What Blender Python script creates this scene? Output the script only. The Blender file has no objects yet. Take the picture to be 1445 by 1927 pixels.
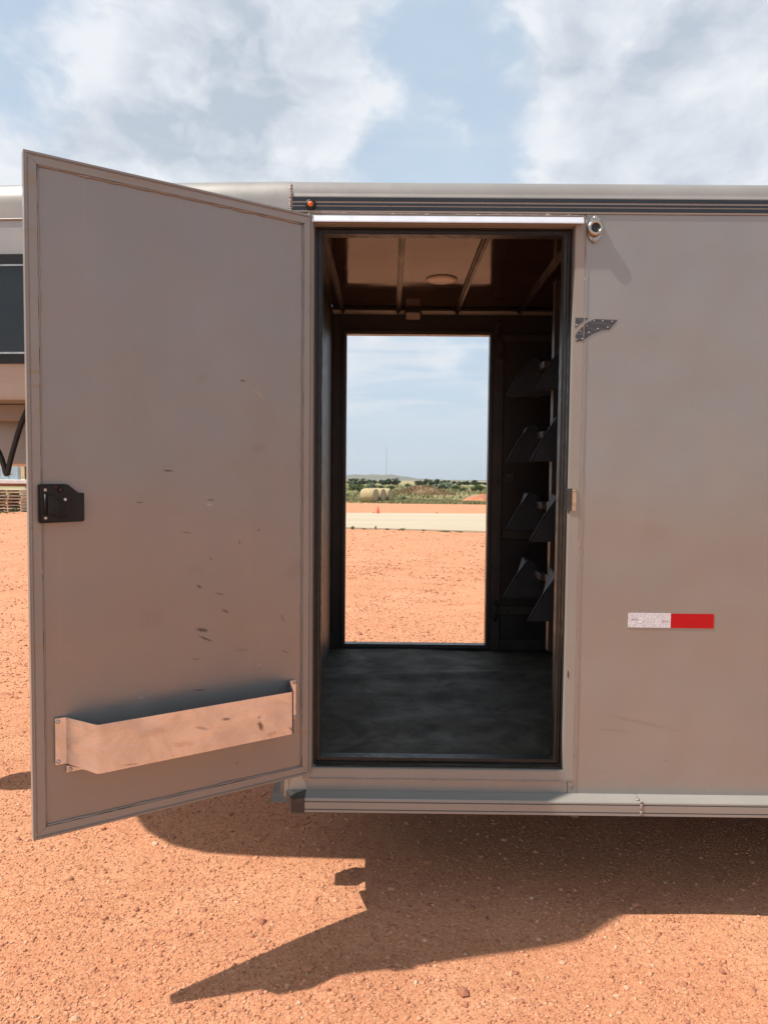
import bpy, math, random
import numpy as np
from mathutils import Vector, Matrix
random.seed(7); rng = np.random.default_rng(7)
scn = bpy.context.scene
COL = scn.collection
RAD = math.radians

# ------------------------------------------------------------------ camera
PITCH, YAW, ROLL = RAD(-2.8617), RAD(-0.3681), RAD(0.5416)
FPX, CX, CY = 1360.0, 722.5, 963.5            # focal length and centre in photograph pixels
CAM = Vector((0.0, -2.6, 1.59))
_f = Vector((math.sin(YAW)*math.cos(PITCH), math.cos(YAW)*math.cos(PITCH), math.sin(PITCH)))
_r0 = _f.cross(Vector((0, 0, 1))).normalized(); _u0 = _r0.cross(_f)
_r = _r0*math.cos(ROLL) + _u0*math.sin(ROLL); _u = -_r0*math.sin(ROLL) + _u0*math.cos(ROLL)
cd = bpy.data.cameras.new('camera'); cam = bpy.data.objects.new('camera', cd); COL.objects.link(cam)
cam.matrix_world = Matrix(((_r.x, _u.x, -_f.x, CAM.x), (_r.y, _u.y, -_f.y, CAM.y), (_r.z, _u.z, -_f.z, CAM.z), (0, 0, 0, 1)))
cd.sensor_fit = 'VERTICAL'; cd.sensor_height = 36.0; cd.lens = FPX/1927*36.0
cd.clip_start = 0.05; cd.clip_end = 20000
scn.camera = cam

def ray(px, py): return _f + _r*((px-CX)/FPX) - _u*((py-CY)/FPX)
def onY(px, py, y=0.0):
    d = ray(px, py); return CAM + d*((y-CAM.y)/d.y)

# ------------------------------------------------------------------ sun, sky, exposure
SUN_EL, SUN_AZ = RAD(55.0), RAD(13.0)          # azimuth measured off the trailer's side
to_sun = Vector((-math.cos(SUN_AZ)*math.cos(SUN_EL), -math.sin(SUN_AZ)*math.cos(SUN_EL), math.sin(SUN_EL)))
sl = bpy.data.lights.new('sun', 'SUN'); sl.energy = 4.8; sl.angle = RAD(0.6); sl.color = (1.0, 0.94, 0.86)
so = bpy.data.objects.new('sun', sl); COL.objects.link(so)
so.rotation_euler = to_sun.to_track_quat('Z', 'Y').to_euler(); so.location = (-6, -4, 12)

wd = bpy.data.worlds.new('World'); scn.world = wd; wd.use_nodes = True
def build_world():
    nt = wd.node_tree; N = nt.nodes; L = nt.links; N.clear()
    def nd(t, **k):
        n = N.new(t)
        for a, b in k.items(): setattr(n, a, b)
        return n
    def mth(op, a, b=None, c=None, clamp=False):
        n = nd('ShaderNodeMath', operation=op, use_clamp=clamp)
        for i, v in enumerate((a, b, c)):
            if v is None: continue
            if isinstance(v, (int, float)): n.inputs[i].default_value = v
            else: L.new(v, n.inputs[i])
        return n.outputs[0]
    def smooth(v, a, b, lo=0.0, hi=1.0):
        n = nd('ShaderNodeMapRange', interpolation_type='SMOOTHSTEP')
        L.new(v, n.inputs[0]); n.inputs[1].default_value = a; n.inputs[2].default_value = b
        n.inputs[3].default_value = lo; n.inputs[4].default_value = hi
        return n.outputs[0]
    def noise(vec, scale, detail, rough, dist=0.0):
        n = nd('ShaderNodeTexNoise'); L.new(vec, n.inputs['Vector'])
        n.inputs['Scale'].default_value = scale; n.inputs['Detail'].default_value = detail
        n.inputs['Roughness'].default_value = rough; n.inputs['Distortion'].default_value = dist
        return n.outputs[0]
    out = nd('ShaderNodeOutputWorld'); bg = nd('ShaderNodeBackground'); L.new(bg.outputs[0], out.inputs[0])
    bg.inputs[1].default_value = 0.1
    sky = nd('ShaderNodeTexSky', sky_type='NISHITA', sun_disc=False)
    sky.sun_elevation = SUN_EL; sky.sun_rotation = math.atan2(to_sun.x, to_sun.y)
    sky.air_density = 1.0; sky.dust_density = 1.4; sky.ozone_density = 1.3
    tc = nd('ShaderNodeTexCoord'); D = tc.outputs['Generated']
    nz = nd('ShaderNodeVectorMath', operation='NORMALIZE'); L.new(D, nz.inputs[0]); D = nz.outputs[0]
    sp = nd('ShaderNodeSeparateXYZ'); L.new(D, sp.inputs[0])
    zz = mth('ADD', mth('MAXIMUM', sp.outputs[2], 0.0), 0.24)
    cb = nd('ShaderNodeCombineXYZ')
    L.new(mth('DIVIDE', sp.outputs[0], zz), cb.inputs[0]); L.new(mth('DIVIDE', sp.outputs[1], zz), cb.inputs[1])
    P = cb.outputs[0]
    # masses of cloud, given by the direction in which they stand
    ms = nd('ShaderNodeVectorMath', operation='MULTIPLY'); L.new(D, ms.inputs[0]); ms.inputs[1].default_value = (1.0, 1.0, 1.7)
    wp = nd('ShaderNodeTexNoise'); L.new(ms.outputs[0], wp.inputs['Vector']); wp.inputs['Scale'].default_value = 5.0; wp.inputs['Detail'].default_value = 4
    ws = nd('ShaderNodeVectorMath', operation='MULTIPLY_ADD'); L.new(wp.outputs[1], ws.inputs[0]); ws.inputs[1].default_value = (.16,)*3; L.new(ms.outputs[0], ws.inputs[2]); Q = ws.outputs[0]
    big = noise(Q, 3.4, 3, 0.5)
    fine = noise(Q, 9.0, 12, 0.56)
    dens = mth('ADD', mth('MULTIPLY', big, .60), mth('MULTIPLY', fine, .72))
    for (px, py, rad, w) in ((400, 90, 13, .22), (560, 170, 9, .13), (120, 190, 10, .16), (330, 300, 10, .10), (1290, 110, 15, .21), (1180, 240, 10, .12), (1000, 340, 8, .05),
                             (60, 10, 9, -.22), (860, 200, 8, -.04), (780, 830, 7, -.08), (790, 650, 5, .10)):
        v = ray(px, py).normalized()
        dp = nd('ShaderNodeVectorMath', operation='DOT_PRODUCT'); L.new(D, dp.inputs[0]); dp.inputs[1].default_value = v
        b = smooth(dp.outputs['Value'], math.cos(RAD(rad)), math.cos(RAD(rad*.2)))
        dens = mth('ADD', dens, mth('MULTIPLY', b, w))
    mask = mth('MULTIPLY', smooth(dens, 0.64, 0.85), smooth(sp.outputs[2], -.02, .26, .35, 1.0))
    veil = smooth(noise(P, 0.8, 5, 0.55, .4), 0.25, 0.75, 0.62, 0.92)
    off = nd('ShaderNodeVectorMath', operation='ADD'); L.new(Q, off.inputs[0]); off.inputs[1].default_value = (-.03, 0, .05)
    relief = mth('SUBTRACT', noise(off.outputs[0], 9.0, 12, .56), fine)     # lit side against shaded side of each puff
    core = smooth(dens, .80, 1.05, 0.0, .60)
    thick = mth('ADD', mth('MULTIPLY', relief, 2.8), mth('ADD', core, .10), clamp=True)
    def rgb(c):
        n = nd('ShaderNodeRGB'); n.outputs[0].default_value = (*c, 1); return n.outputs[0]
    def mix(fac, a, b):
        n = nd('ShaderNodeMix', data_type='RGBA')
        L.new(fac, n.inputs[0]) if not isinstance(fac, float) else setattr(n.inputs[0], 'default_value', fac)
        L.new(a, n.inputs[6]); L.new(b, n.inputs[7]); return n.outputs[2]
    c = mix(veil, sky.outputs[0], rgb((4.75, 5.75, 6.8)))
    lit = mix(thick, rgb((6.9, 7.1, 7.4)), rgb((4.0, 4.5, 5.2)))
    c = mix(mth('MULTIPLY', mask, 0.90), c, lit)
    st = nd('ShaderNodeVectorMath', operation='MULTIPLY'); L.new(D, st.inputs[0]); st.inputs[1].default_value = (2.2, 2.2, 17.0)
    low = mth('MULTIPLY', smooth(noise(st.outputs[0], 1.9, 7, .58, .5), .44, .66), smooth(sp.outputs[2], .04, .12))
    low = mth('MULTIPLY', low, smooth(sp.outputs[2], .50, .16, 0.0, .75))
    c = mix(low, c, rgb((6.1, 6.4, 6.8)))
    L.new(c, bg.inputs[0])
build_world()

scn.view_settings.view_transform = 'Standard'; scn.view_settings.look = 'None'
scn.view_settings.exposure = 0.38; scn.view_settings.gamma = 1.0; scn.view_settings.use_curve_mapping = False
scn.render.engine = 'CYCLES'
scn.cycles.max_bounces = 8; scn.cycles.diffuse_bounces = 5; scn.cycles.glossy_bounces = 5

# ------------------------------------------------------------------ mesh helpers
class MB:
    def __init__(s): s.v = []; s.f = []; s.sm = []
    def add(s, vs, fs, smooth=False):
        o = len(s.v); s.v += [tuple(v) for v in vs]
        for f in fs: s.f.append(tuple(i+o for i in f)); s.sm.append(smooth)
        return s
    def box(s, x0, x1, y0, y1, z0, z1):
        v = [(x, y, z) for x in (x0, x1) for y in (y0, y1) for z in (z0, z1)]
        return s.add(v, [(0, 1, 3, 2), (4, 6, 7, 5), (0, 4, 5, 1), (2, 3, 7, 6), (0, 2, 6, 4), (1, 5, 7, 3)])
    def bbox(s, x0, x1, y0, y1, z0, z1, b=0.003):
        # box with chamfered edges along all axes (24 corner points)
        b = min(b, (x1-x0)*.45, (y1-y0)*.45, (z1-z0)*.45)
        import itertools
        pts = []
        for sx, sy, sz in itertools.product((0, 1), repeat=3):
            X = (x0, x1)[sx]; Y = (y0, y1)[sy]; Z = (z0, z1)[sz]
            ix = X+b*(1-2*sx); iy = Y+b*(1-2*sy); iz = Z+b*(1-2*sz)
            pts += [(X, iy, iz), (ix, Y, iz), (ix, iy, Z)]
        def I(sx, sy, sz, k): return (sx*4+sy*2+sz)*3+k
        fs = []
        fs += [(I(0,0,0,0), I(0,0,1,0), I(0,1,1,0), I(0,1,0,0)), (I(1,0,0,0), I(1,1,0,0), I(1,1,1,0), I(1,0,1,0))]
        fs += [(I(0,0,0,1), I(1,0,0,1), I(1,0,1,1), I(0,0,1,1)), (I(0,1,0,1), I(0,1,1,1), I(1,1,1,1), I(1,1,0,1))]
        fs += [(I(0,0,0,2), I(0,1,0,2), I(1,1,0,2), I(1,0,0,2)), (I(0,0,1,2), I(1,0,1,2), I(1,1,1,2), I(0,1,1,2))]
        for p, q in itertools.product((0, 1), repeat=2):
            fs.append((I(0,p,q,1), I(1,p,q,1), I(1,p,q,2), I(0,p,q,2)))
            fs.append((I(p,0,q,0), I(p,1,q,0), I(p,1,q,2), I(p,0,q,2)))
            fs.append((I(p,q,0,0), I(p,q,1,0), I(p,q,1,1), I(p,q,0,1)))
        for t in itertools.product((0, 1), repeat=3): fs.append((I(*t,0), I(*t,1), I(*t,2)))
        return s.add(pts, fs)
    def prism(s, poly, vec, smooth=False):
        n = len(poly); v = [Vector(p) for p in poly]; w = [p+Vector(vec) for p in v]
        fs = [tuple(range(n)), tuple(range(2*n-1, n-1, -1))]
        s.add(v+w, fs)
        o = len(s.v)-2*n
        for i in range(n):
            j = (i+1) % n; s.f.append((o+i, o+n+i, o+n+j, o+j)); s.sm.append(smooth)
        return s
    def tube(s, pts, radii, seg=10, caps=True, smooth=True):
        pts = [Vector(p) for p in pts]
        if isinstance(radii, (int, float)): radii = [radii]*len(pts)
        rings = []; prev = None; vs = []
        for i, p in enumerate(pts):
            d = (pts[min(i+1, len(pts)-1)]-pts[max(i-1, 0)]).normalized()
            if prev is None:
                a = d.orthogonal().normalized()
            else:
                a = (prev-d*prev.dot(d))
                a = a.normalized() if a.length > 1e-6 else d.orthogonal().normalized()
            prev = a; b = d.cross(a)
            for k in range(seg):
                t = 2*math.pi*k/seg; vs.append(p+(a*math.cos(t)+b*math.sin(t))*radii[i])
        fs = []
        for i in range(len(pts)-1):
            for k in range(seg):
                k2 = (k+1) % seg; fs.append((i*seg+k, i*seg+k2, (i+1)*seg+k2, (i+1)*seg+k))
        s.add(vs, fs, smooth)
        if caps:
            o = len(s.v)-len(vs)
            s.f.append(tuple(o+k for k in range(seg-1, -1, -1))); s.sm.append(False)
            q = o+(len(pts)-1)*seg; s.f.append(tuple(q+k for k in range(seg))); s.sm.append(False)
        return s
    def lathe(s, prof, o, axis, seg=24, smooth=True):
        # prof = [(radius, height along axis)]
        ax = Vector(axis).normalized(); a = ax.orthogonal().normalized(); b = ax.cross(a); o = Vector(o)
        vs = []
        for r, h in prof:
            for k in range(seg):
                t = 2*math.pi*k/seg; vs.append(o+ax*h+(a*math.cos(t)+b*math.sin(t))*r)
        fs = []
        for i in range(len(prof)-1):
            for k in range(seg):
                k2 = (k+1) % seg; fs.append((i*seg+k, i*seg+k2, (i+1)*seg+k2, (i+1)*seg+k))
        s.add(vs, fs, smooth); q = len(s.v)-len(vs)
        if prof[0][0] > 1e-5: s.f.append(tuple(q+k for k in range(seg-1, -1, -1))); s.sm.append(False)
        if prof[-1][0] > 1e-5:
            q += (len(prof)-1)*seg; s.f.append(tuple(q+k for k in range(seg))); s.sm.append(False)
        return s
    def blob(s, c, r, seg=8, rings=5, squash=(1, 1, 1)):
        vs = [(c[0], c[1], c[2]-r*squash[2])]
        for i in range(1, rings):
            t = math.pi*i/rings
            for k in range(seg):
                p = 2*math.pi*k/seg
                vs.append((c[0]+r*squash[0]*math.sin(t)*math.cos(p), c[1]+r*squash[1]*math.sin(t)*math.sin(p), c[2]-r*squash[2]*math.cos(t)))
        vs.append((c[0], c[1], c[2]+r*squash[2])); fs = []
        for k in range(seg):
            k2 = (k+1) % seg; fs.append((0, 1+k2, 1+k))
            for i in range(rings-2): fs.append((1+i*seg+k, 1+i*seg+k2, 1+(i+1)*seg+k2, 1+(i+1)*seg+k))
            e = 1+(rings-2)*seg; fs.append((e+k, e+k2, len(vs)-1))
        return s.add(vs, fs, True)
    def frame(s, x0, x1, z0, z1, w, y0, y1):
        # mitred rectangular frame lying in the x-z plane; (x0..z1) is the outer edge, w its width
        o = [(x0, z0), (x1, z0), (x1, z1), (x0, z1)]; i = [(x0+w, z0+w), (x1-w, z0+w), (x1-w, z1-w), (x0+w, z1-w)]
        for k in range(4):
            j = (k+1) % 4
            s.prism([(o[k][0], y0, o[k][1]), (o[j][0], y0, o[j][1]), (i[j][0], y0, i[j][1]), (i[k][0], y0, i[k][1])], (0, y1-y0, 0))
        return s
    def build(s, name, mat, parent=None, loc=None, rotz=0.0):
        me = bpy.data.meshes.new(name); me.from_pydata(s.v, [], s.f)
        me.polygons.foreach_set('use_smooth', s.sm); me.update()
        import bmesh
        bm = bmesh.new(); bm.from_mesh(me); bmesh.ops.recalc_face_normals(bm, faces=bm.faces); bm.to_mesh(me); bm.free()
        if mat: me.materials.append(mat)
        return link(name, me, parent, loc, rotz)
def link(name, me, parent=None, loc=None, rotz=0.0):
    o = bpy.data.objects.new(name, me); COL.objects.link(o)
    if parent: o.parent = parent
    if loc is not None: o.location = loc
    o.rotation_euler.z = rotz
    return o
def tag(o, label=None, cat=None, group=None, kind=None):
    if label: o['label'] = label
    if cat: o['category'] = cat
    if group: o['group'] = group
    if kind: o['kind'] = kind
    return o
def empty(name, loc=(0, 0, 0), rotz=0.0):
    return link(name, None, None, loc, rotz)
def copy_tree(o, parent=None):
    c = o.copy(); COL.objects.link(c); c.parent = parent
    for ch in list(o.children): copy_tree(ch, c)
    return c

# ------------------------------------------------------------------ materials
class NT:
    def __init__(s, m): s.t = m.node_tree; s.N = s.t.nodes; s.L = s.t.links
    def nd(s, t, **k):
        n = s.N.new(t)
        for a, b in k.items(): setattr(n, a, b)
        return n
    def put(s, sock, v):
        if isinstance(v, bpy.types.NodeSocket): s.L.new(v, sock)
        else: sock.default_value = v
    def coords(s, kind='Object', scale=(1, 1, 1), rot=(0, 0, 0), loc=(0, 0, 0), typ='POINT'):
        tc = s.nd('ShaderNodeTexCoord'); mp = s.nd('ShaderNodeMapping', vector_type=typ)
        s.L.new(tc.outputs[kind], mp.inputs[0]); mp.inputs['Scale'].default_value = scale
        mp.inputs['Rotation'].default_value = rot; mp.inputs['Location'].default_value = loc
        return mp.outputs[0]
    def noise(s, vec, scale, detail=4, rough=.55, dist=0.0, col=False):
        n = s.nd('ShaderNodeTexNoise'); s.L.new(vec, n.inputs['Vector'])
        n.inputs['Scale'].default_value = scale; n.inputs['Detail'].default_value = detail
        n.inputs['Roughness'].default_value = rough; n.inputs['Distortion'].default_value = dist
        return n.outputs[1 if col else 0]
    def voro(s, vec, scale, out='Distance', feat='F1'):
        n = s.nd('ShaderNodeTexVoronoi', feature=feat); s.L.new(vec, n.inputs['Vector']); n.inputs['Scale'].default_value = scale
        return n.outputs[out]
    def rng(s, v, a, b, lo=0., hi=1., smooth=True):
        n = s.nd('ShaderNodeMapRange', interpolation_type='SMOOTHSTEP' if smooth else 'LINEAR'); s.put(n.inputs[0], v)
        for i, q in enumerate((a, b, lo, hi)): n.inputs[i+1].default_value = q
        return n.outputs[0]
    def m(s, op, a, b=0.0, clamp=False):
        n = s.nd('ShaderNodeMath', operation=op, use_clamp=clamp); s.put(n.inputs[0], a); s.put(n.inputs[1], b); return n.outputs[0]
    def mix(s, fac, a, b):
        n = s.nd('ShaderNodeMix', data_type='RGBA'); s.put(n.inputs[0], fac)
        s.put(n.inputs[6], (*a, 1) if isinstance(a, tuple) else a); s.put(n.inputs[7], (*b, 1) if isinstance(b, tuple) else b)
        return n.outputs[2]
    def bump(s, h, strength, dist=0.01, prev=None):
        n = s.nd('ShaderNodeBump'); s.put(n.inputs['Height'], h); n.inputs['Strength'].default_value = strength
        n.inputs['Distance'].default_value = dist
        if prev is not None: s.L.new(prev, n.inputs['Normal'])
        return n.outputs[0]
def new_mat(name):
    m = bpy.data.materials.new(name); m.use_nodes = True
    t = NT(m); b = t.N['Principled BSDF']; return m, t, b
def pmat(name, c1, c2, scale=6.0, rough=.5, metal=0.0, bump=0.0, bscale=60., stretch=(1, 1, 1), spec=.5, coat=0.0, rvar=.08, emit=None):
    m, t, b = new_mat(name); v = t.coords('Object', stretch)
    n = t.noise(v, scale, 6, .6)
    t.L.new(t.mix(t.rng(n, .3, .7), c1, c2), b.inputs['Base Color'])
    t.L.new(t.rng(t.noise(v, scale*2.3, 5), .25, .75, rough-rvar, rough+rvar), b.inputs['Roughness'])
    b.inputs['Metallic'].default_value = metal; b.inputs['Specular IOR Level'].default_value = spec
    b.inputs['Coat Weight'].default_value = coat
    if bump: t.L.new(t.bump(t.noise(v, bscale, 4), bump, .004), b.inputs['Normal'])
    return m
def paint_nodes(t, b, c1=(.308, .299, .279), c2=(.286, .277, .259), rough=.36, metal=.42, wav=.09, coat=.0):
    v = t.coords('Object')
    col = t.mix(t.rng(t.noise(v, 2.2, 5, .6), .3, .7), c1, c2)
    speck = t.rng(t.noise(v, 60, 4, .7), .74, .80)
    col = t.mix(t.m('MULTIPLY', speck, .22), col, (.10, .08, .07))
    dust = t.rng(t.noise(v, 5, 7, .7, .6), .5, .85)
    col = t.mix(t.m('MULTIPLY', dust, .16), col, (.36, .27, .21))
    t.L.new(t.rng(t.noise(v, 7, 6, .65), .3, .75, rough-.06, rough+.09), b.inputs['Roughness'])
    b.inputs['Metallic'].default_value = metal; b.inputs['Coat Weight'].default_value = coat; b.inputs['Coat Roughness'].default_value = .12
    # faint run marks down the sheet
    st = t.rng(t.noise(t.coords('Object', (22, 22, .8)), 1.6, 5, .6), .55, .8)
    col = t.mix(t.m('MULTIPLY', st, .10), col, (.40, .36, .31))
    # sheet metal is never quite flat
    h = t.bump(t.noise(v, 1.7, 2, .4), wav, .25)
    t.L.new(h, b.inputs['Normal'])
    return col, v
def scuff(t, col, marks):
    tc = t.nd('ShaderNodeTexCoord')
    for (cx, cz, ln, wd_, ang, c, k) in marks:
        mp = t.nd('ShaderNodeMapping', vector_type='TEXTURE'); t.L.new(tc.outputs['Object'], mp.inputs[0])
        mp.inputs['Location'].default_value = (cx, 0, cz); mp.inputs['Rotation'].default_value = (0, RAD(ang), 0)
        mp.inputs['Scale'].default_value = (ln, 5., wd_)
        n = t.noise(mp.outputs[0], 3.1, 5, .75)
        ln_ = t.nd('ShaderNodeVectorMath', operation='LENGTH'); t.L.new(mp.outputs[0], ln_.inputs[0])
        d = t.m('ADD', ln_.outputs['Value'], t.m('MULTIPLY', t.m('SUBTRACT', n, .5), 2.6))
        f = t.m('MULTIPLY', t.rng(d, .95, .45), k*.8)
        col = t.mix(f, col, c)
    return col
def paint(name, marks=(), **k):
    m, t, b = new_mat(name); col, v = paint_nodes(t, b, **k)
    if marks: col = scuff(t, col, marks)
    t.L.new(col, b.inputs['Base Color']); return m
DK = (.035, .032, .03); TAN = (.42, .30, .18); LT = (.5, .45, .4)
DOOR_MARKS = [  # place along the door, height, half length, half width, tilt, colour, strength
    (.258, 1.905, .012, .004, 0, DK, .9), (.205, 1.87, .030, .004, -32, TAN, .6), (.19, 1.855, .022, .003, -28, TAN, .5), (.215, 1.855, .016, .003, -30, TAN, .5), (.40, 1.90, .03, .02, 30, (.2, .16, .12), .2),
    (.51, 1.60, .020, .004, -5, DK, .9), (.60, 1.50, .016, .0028, -6, DK, .8), (.37, 1.505, .014, .004, -5, DK, .7), (.375, 1.49, .013, .005, -3, LT, .5),
    (.45, 1.40, .020, .003, -10, DK, .6), (.20, 1.40, .008, .004, 40, DK, .6), (.27, 1.36, .003, .009, 8, DK, .8), (.37, 1.31, .007, .003, -5, DK, .7),
    (.41, 1.22, .013, .005, -35, DK, .9), (.34, 1.19, .022, .004, -18, DK, .55), (.32, 1.13, .018, .006, -30, DK, .7),
    (.40, 1.075, .026, .008, -14, DK, .95), (.39, 1.045, .032, .004, -28, DK, .95), (.11, 1.085, .004, .020, 28, DK, .6), (.10, .965, .018, .003, -30, DK, .7),
    (.42, .98, .016, .004, -5, DK, .5), (.56, 1.13, .05, .05, 8, (.16, .12, .10), .15), (.26, .99, .028, .008, -8, (.12, .10, .08), .4),
    (.41, .875, .030, .003, -8, DK, .8), (.60, .88, .012, .006, 10, LT, .35), (.20, .93, .010, .003, 10, LT, .5), (.28, .60, .005, .004, 0, DK, .7),
    (.42, 1.275, .045, .02, -6, (.16, .12, .10), .15), (.20, 1.68, .035, .02, 20, (.19, .15, .13), .35), (.07, 1.25, .05, .03, 60, (.2, .16, .13), .25)]
M = {}
M['paint'] = paint('taupe_paint', marks=[(.93, .70, .16, .010, 12, (.15, .12, .10), .22), (.83, .67, .08, .006, 4, (.16, .13, .11), .2), (.80, .50, .03, .003, 8, (.45, .38, .3), .4),
    (1.02, .56, .003, .003, 0, DK, .8), (1.19, .475, .003, .003, 0, DK, .8), (1.16, 1.9, .15, .1, 20, (.24, .20, .18), .12)])
M['paint_door'] = paint('taupe_door_paint', marks=DOOR_MARKS, rough=.36, c1=(.268, .246, .228), c2=(.250, .230, .213))
M['paint_trim'] = paint('taupe_trim_paint', rough=.50, metal=.12, wav=.0, c1=(.300, .276, .245), c2=(.275, .252, .224))
M['paint_roof'] = paint('roof_cap_metal', c1=(.36, .34, .31), c2=(.31, .29, .265), rough=.42, metal=.45, wav=.0)
M['paint_nose'] = paint('sunlit_taupe_paint', c1=(.40, .38, .355), c2=(.37, .35, .33), rough=.36)  # nose lightened in its base colour to look more sunlit than the body
def putty_paint():
    m, t, b = new_mat('door_frame_paint'); col, v = paint_nodes(t, b, rough=.40, metal=.25, wav=.0, c1=(.275, .255, .232), c2=(.245, .226, .208))
    for sc, z in (((14, 14, 1.6), 0), ((1.6, 14, 14), 1)):
        w = t.coords('Object', sc, loc=(z*3.1, 0, z*1.7))
        col = t.mix(t.m('MULTIPLY', t.rng(t.noise(w, 1.6, 5, .6, .3), .60, .66), .55), col, (.27, .20, .10))
    t.L.new(col, b.inputs['Base Color']); return m
M['frame'] = putty_paint()
M['weld'] = pmat('weld_bead_paint', (.36, .31, .28), (.26, .22, .20), 40, .35, .3, .3, 300)
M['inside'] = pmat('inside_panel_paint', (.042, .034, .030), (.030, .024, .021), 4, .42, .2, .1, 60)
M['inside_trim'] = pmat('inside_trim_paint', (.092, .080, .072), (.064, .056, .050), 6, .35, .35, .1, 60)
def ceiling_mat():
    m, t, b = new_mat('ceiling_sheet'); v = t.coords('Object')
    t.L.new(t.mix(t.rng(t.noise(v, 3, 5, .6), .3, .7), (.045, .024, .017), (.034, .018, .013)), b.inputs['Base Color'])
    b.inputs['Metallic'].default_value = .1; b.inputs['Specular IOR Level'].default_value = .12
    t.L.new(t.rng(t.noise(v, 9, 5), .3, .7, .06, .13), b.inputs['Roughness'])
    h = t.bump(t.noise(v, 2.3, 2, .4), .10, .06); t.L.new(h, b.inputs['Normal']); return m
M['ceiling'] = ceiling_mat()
M['rubber'] = pmat('black_rubber', (.008, .008, .008), (.017, .016, .015), 12, .42, 0, .2, 120)
M['plastic'] = pmat('black_plastic', (.006, .006, .0065), (.010, .010, .011), 14, .45, 0, .2, 300, spec=.3)
M['steel'] = pmat('zinc_steel', (.55, .53, .50), (.40, .38, .35), 30, .30, 1.0, .15, 90)
M['cast'] = pmat('cast_stainless', (.50, .46, .40), (.36, .32, .27), 22, .27, 1.0, .2, 80)
M['alu_white'] = pmat('drip_rail_alu', (.86, .86, .88), (.78, .78, .80), 8, .32, .55, 0)
M['dark_steel'] = pmat('dark_steel', (.055, .055, .055), (.09, .085, .08), 14, .45, .6, .3, 60)
M['stripe'] = pmat('dark_vinyl', (.014, .017, .022), (.02, .023, .028), 5, .28, 0, 0)
M['hose'] = pmat('black_hose', (.012, .011, .011), (.022, .02, .019), 12, .5, 0, .2, 80)
M['glass'] = pmat('tinted_glass', (.008, .010, .011), (.010, .012, .013), 3, .05, 0, 0, spec=.6, rvar=.01)
M['amber'] = pmat('amber_lens', (.75, .16, .01), (.55, .10, .005), 60, .2, 0, .3, 200)
M['brass'] = pmat('worn_strike_steel', (.62, .52, .40), (.40, .34, .22), 45, .28, .95, .2, 120)
M['lamp'] = pmat('lamp_lens', (.80, .66, .56), (.70, .58, .50), 20, .35, 0, 0)
M['bare_earth'] = pmat('mound_soil', (.44, .185, .10), (.34, .13, .07), .9, .95, 0, 1.0, 3, spec=.15)
def mat_floor():
    m, t, b = new_mat('rubber_floor_mat'); v = t.coords('Object')
    c = t.mix(t.rng(t.noise(v, 3.0, 9, .68, 1.4), .36, .66), (.050, .041, .032), (.108, .092, .072))
    c = t.mix(t.m('MULTIPLY', t.rng(t.noise(v, 11, 10, .72, 2.2), .50, .68), .55), c, (.034, .030, .026))
    c = t.mix(t.m('MULTIPLY', t.rng(t.noise(v, 5, 9, .74, 1.8), .54, .74), .55), c, (.19, .13, .085))
    c = t.mix(t.m('MULTIPLY', t.rng(t.noise(v, 90, 4, .7), .62, .72), .4), c, (.26, .16, .10))
    t.L.new(c, b.inputs['Base Color'])
    t.L.new(t.rng(t.noise(v, 5, 6, .6), .3, .7, .55, .8), b.inputs['Roughness']); b.inputs['Specular IOR Level'].default_value = .12
    h = t.bump(t.noise(v, 150, 3, .6), .25, .003); h = t.bump(t.noise(v, 4, 4, .6), .3, .02, h); t.L.new(h, b.inputs['Normal']); return m
M['floor'] = mat_floor()
def mat_tray():
    m, t, b = new_mat('brushed_tray_aluminium'); v = t.coords('Object', (1, 1, 1)); vs = t.coords('Object', (1.5, 1.5, 10))
    c = t.mix(t.rng(t.noise(v, 9, 6, .65, .5), .35, .7), (.70, .70, .74), (.54, .54, .57))
    c = t.mix(t.m('MULTIPLY', t.rng(t.noise(v, 26, 6, .7), .62, .74), .28), c, (.34, .30, .28))
    c = scuff(t, c, [(.24, .755, .010, .022, 20, DK, .9), (.246, .785, .005, .005, 0, DK, .9), (.36, .80, .018, .006, -10, DK, .8), (.50, .745, .05, .012, -6, (.3, .24, .2), .35),
                     (.585, .80, .05, .018, 0, (.36, .29, .25), .35), (.44, .785, .03, .006, -20, DK, .45), (.13, .725, .004, .012, 30, DK, .8), (.66, .715, .03, .003, -6, DK, .5), (.20, .72, .03, .012, 10, (.3, .24, .2), .5)])
    t.L.new(c, b.inputs['Base Color']); b.inputs['Metallic'].default_value = 1.0
    t.L.new(t.rng(t.noise(vs, 6, 6, .65), .3, .7, .24, .38), b.inputs['Roughness'])
    t.L.new(t.bump(t.noise(vs, 30, 4), .06, .003), b.inputs['Normal']); return m
M['tray'] = mat_tray()
def mat_tape(name, base, dark, white):
    m, t, b = new_mat(name); v = t.coords('Object')
    cell = t.voro(t.coords('Object', (1, 0, 1)), 230)
    c = t.mix(t.rng(cell, .25, .55), base, dark)
    t.L.new(c, b.inputs['Base Color']); b.inputs['Roughness'].default_value = .45; b.inputs['Specular IOR Level'].default_value = .3
    return m
M['tape_white'] = mat_tape('white_retroreflective', (.80, .80, .82), (.55, .56, .60), True)
M['tape_red'] = mat_tape('red_retroreflective', (.50, .002, .006), (.44, .0015, .005), False)
M['tape_ink'] = pmat('faint_tape_print', (.30, .08, .12), (.36, .14, .18), 200, .4)
M['tape_ghost'] = pmat('pale_tape_print', (.86, .86, .88), (.84, .84, .86), 50, .4)
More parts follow.
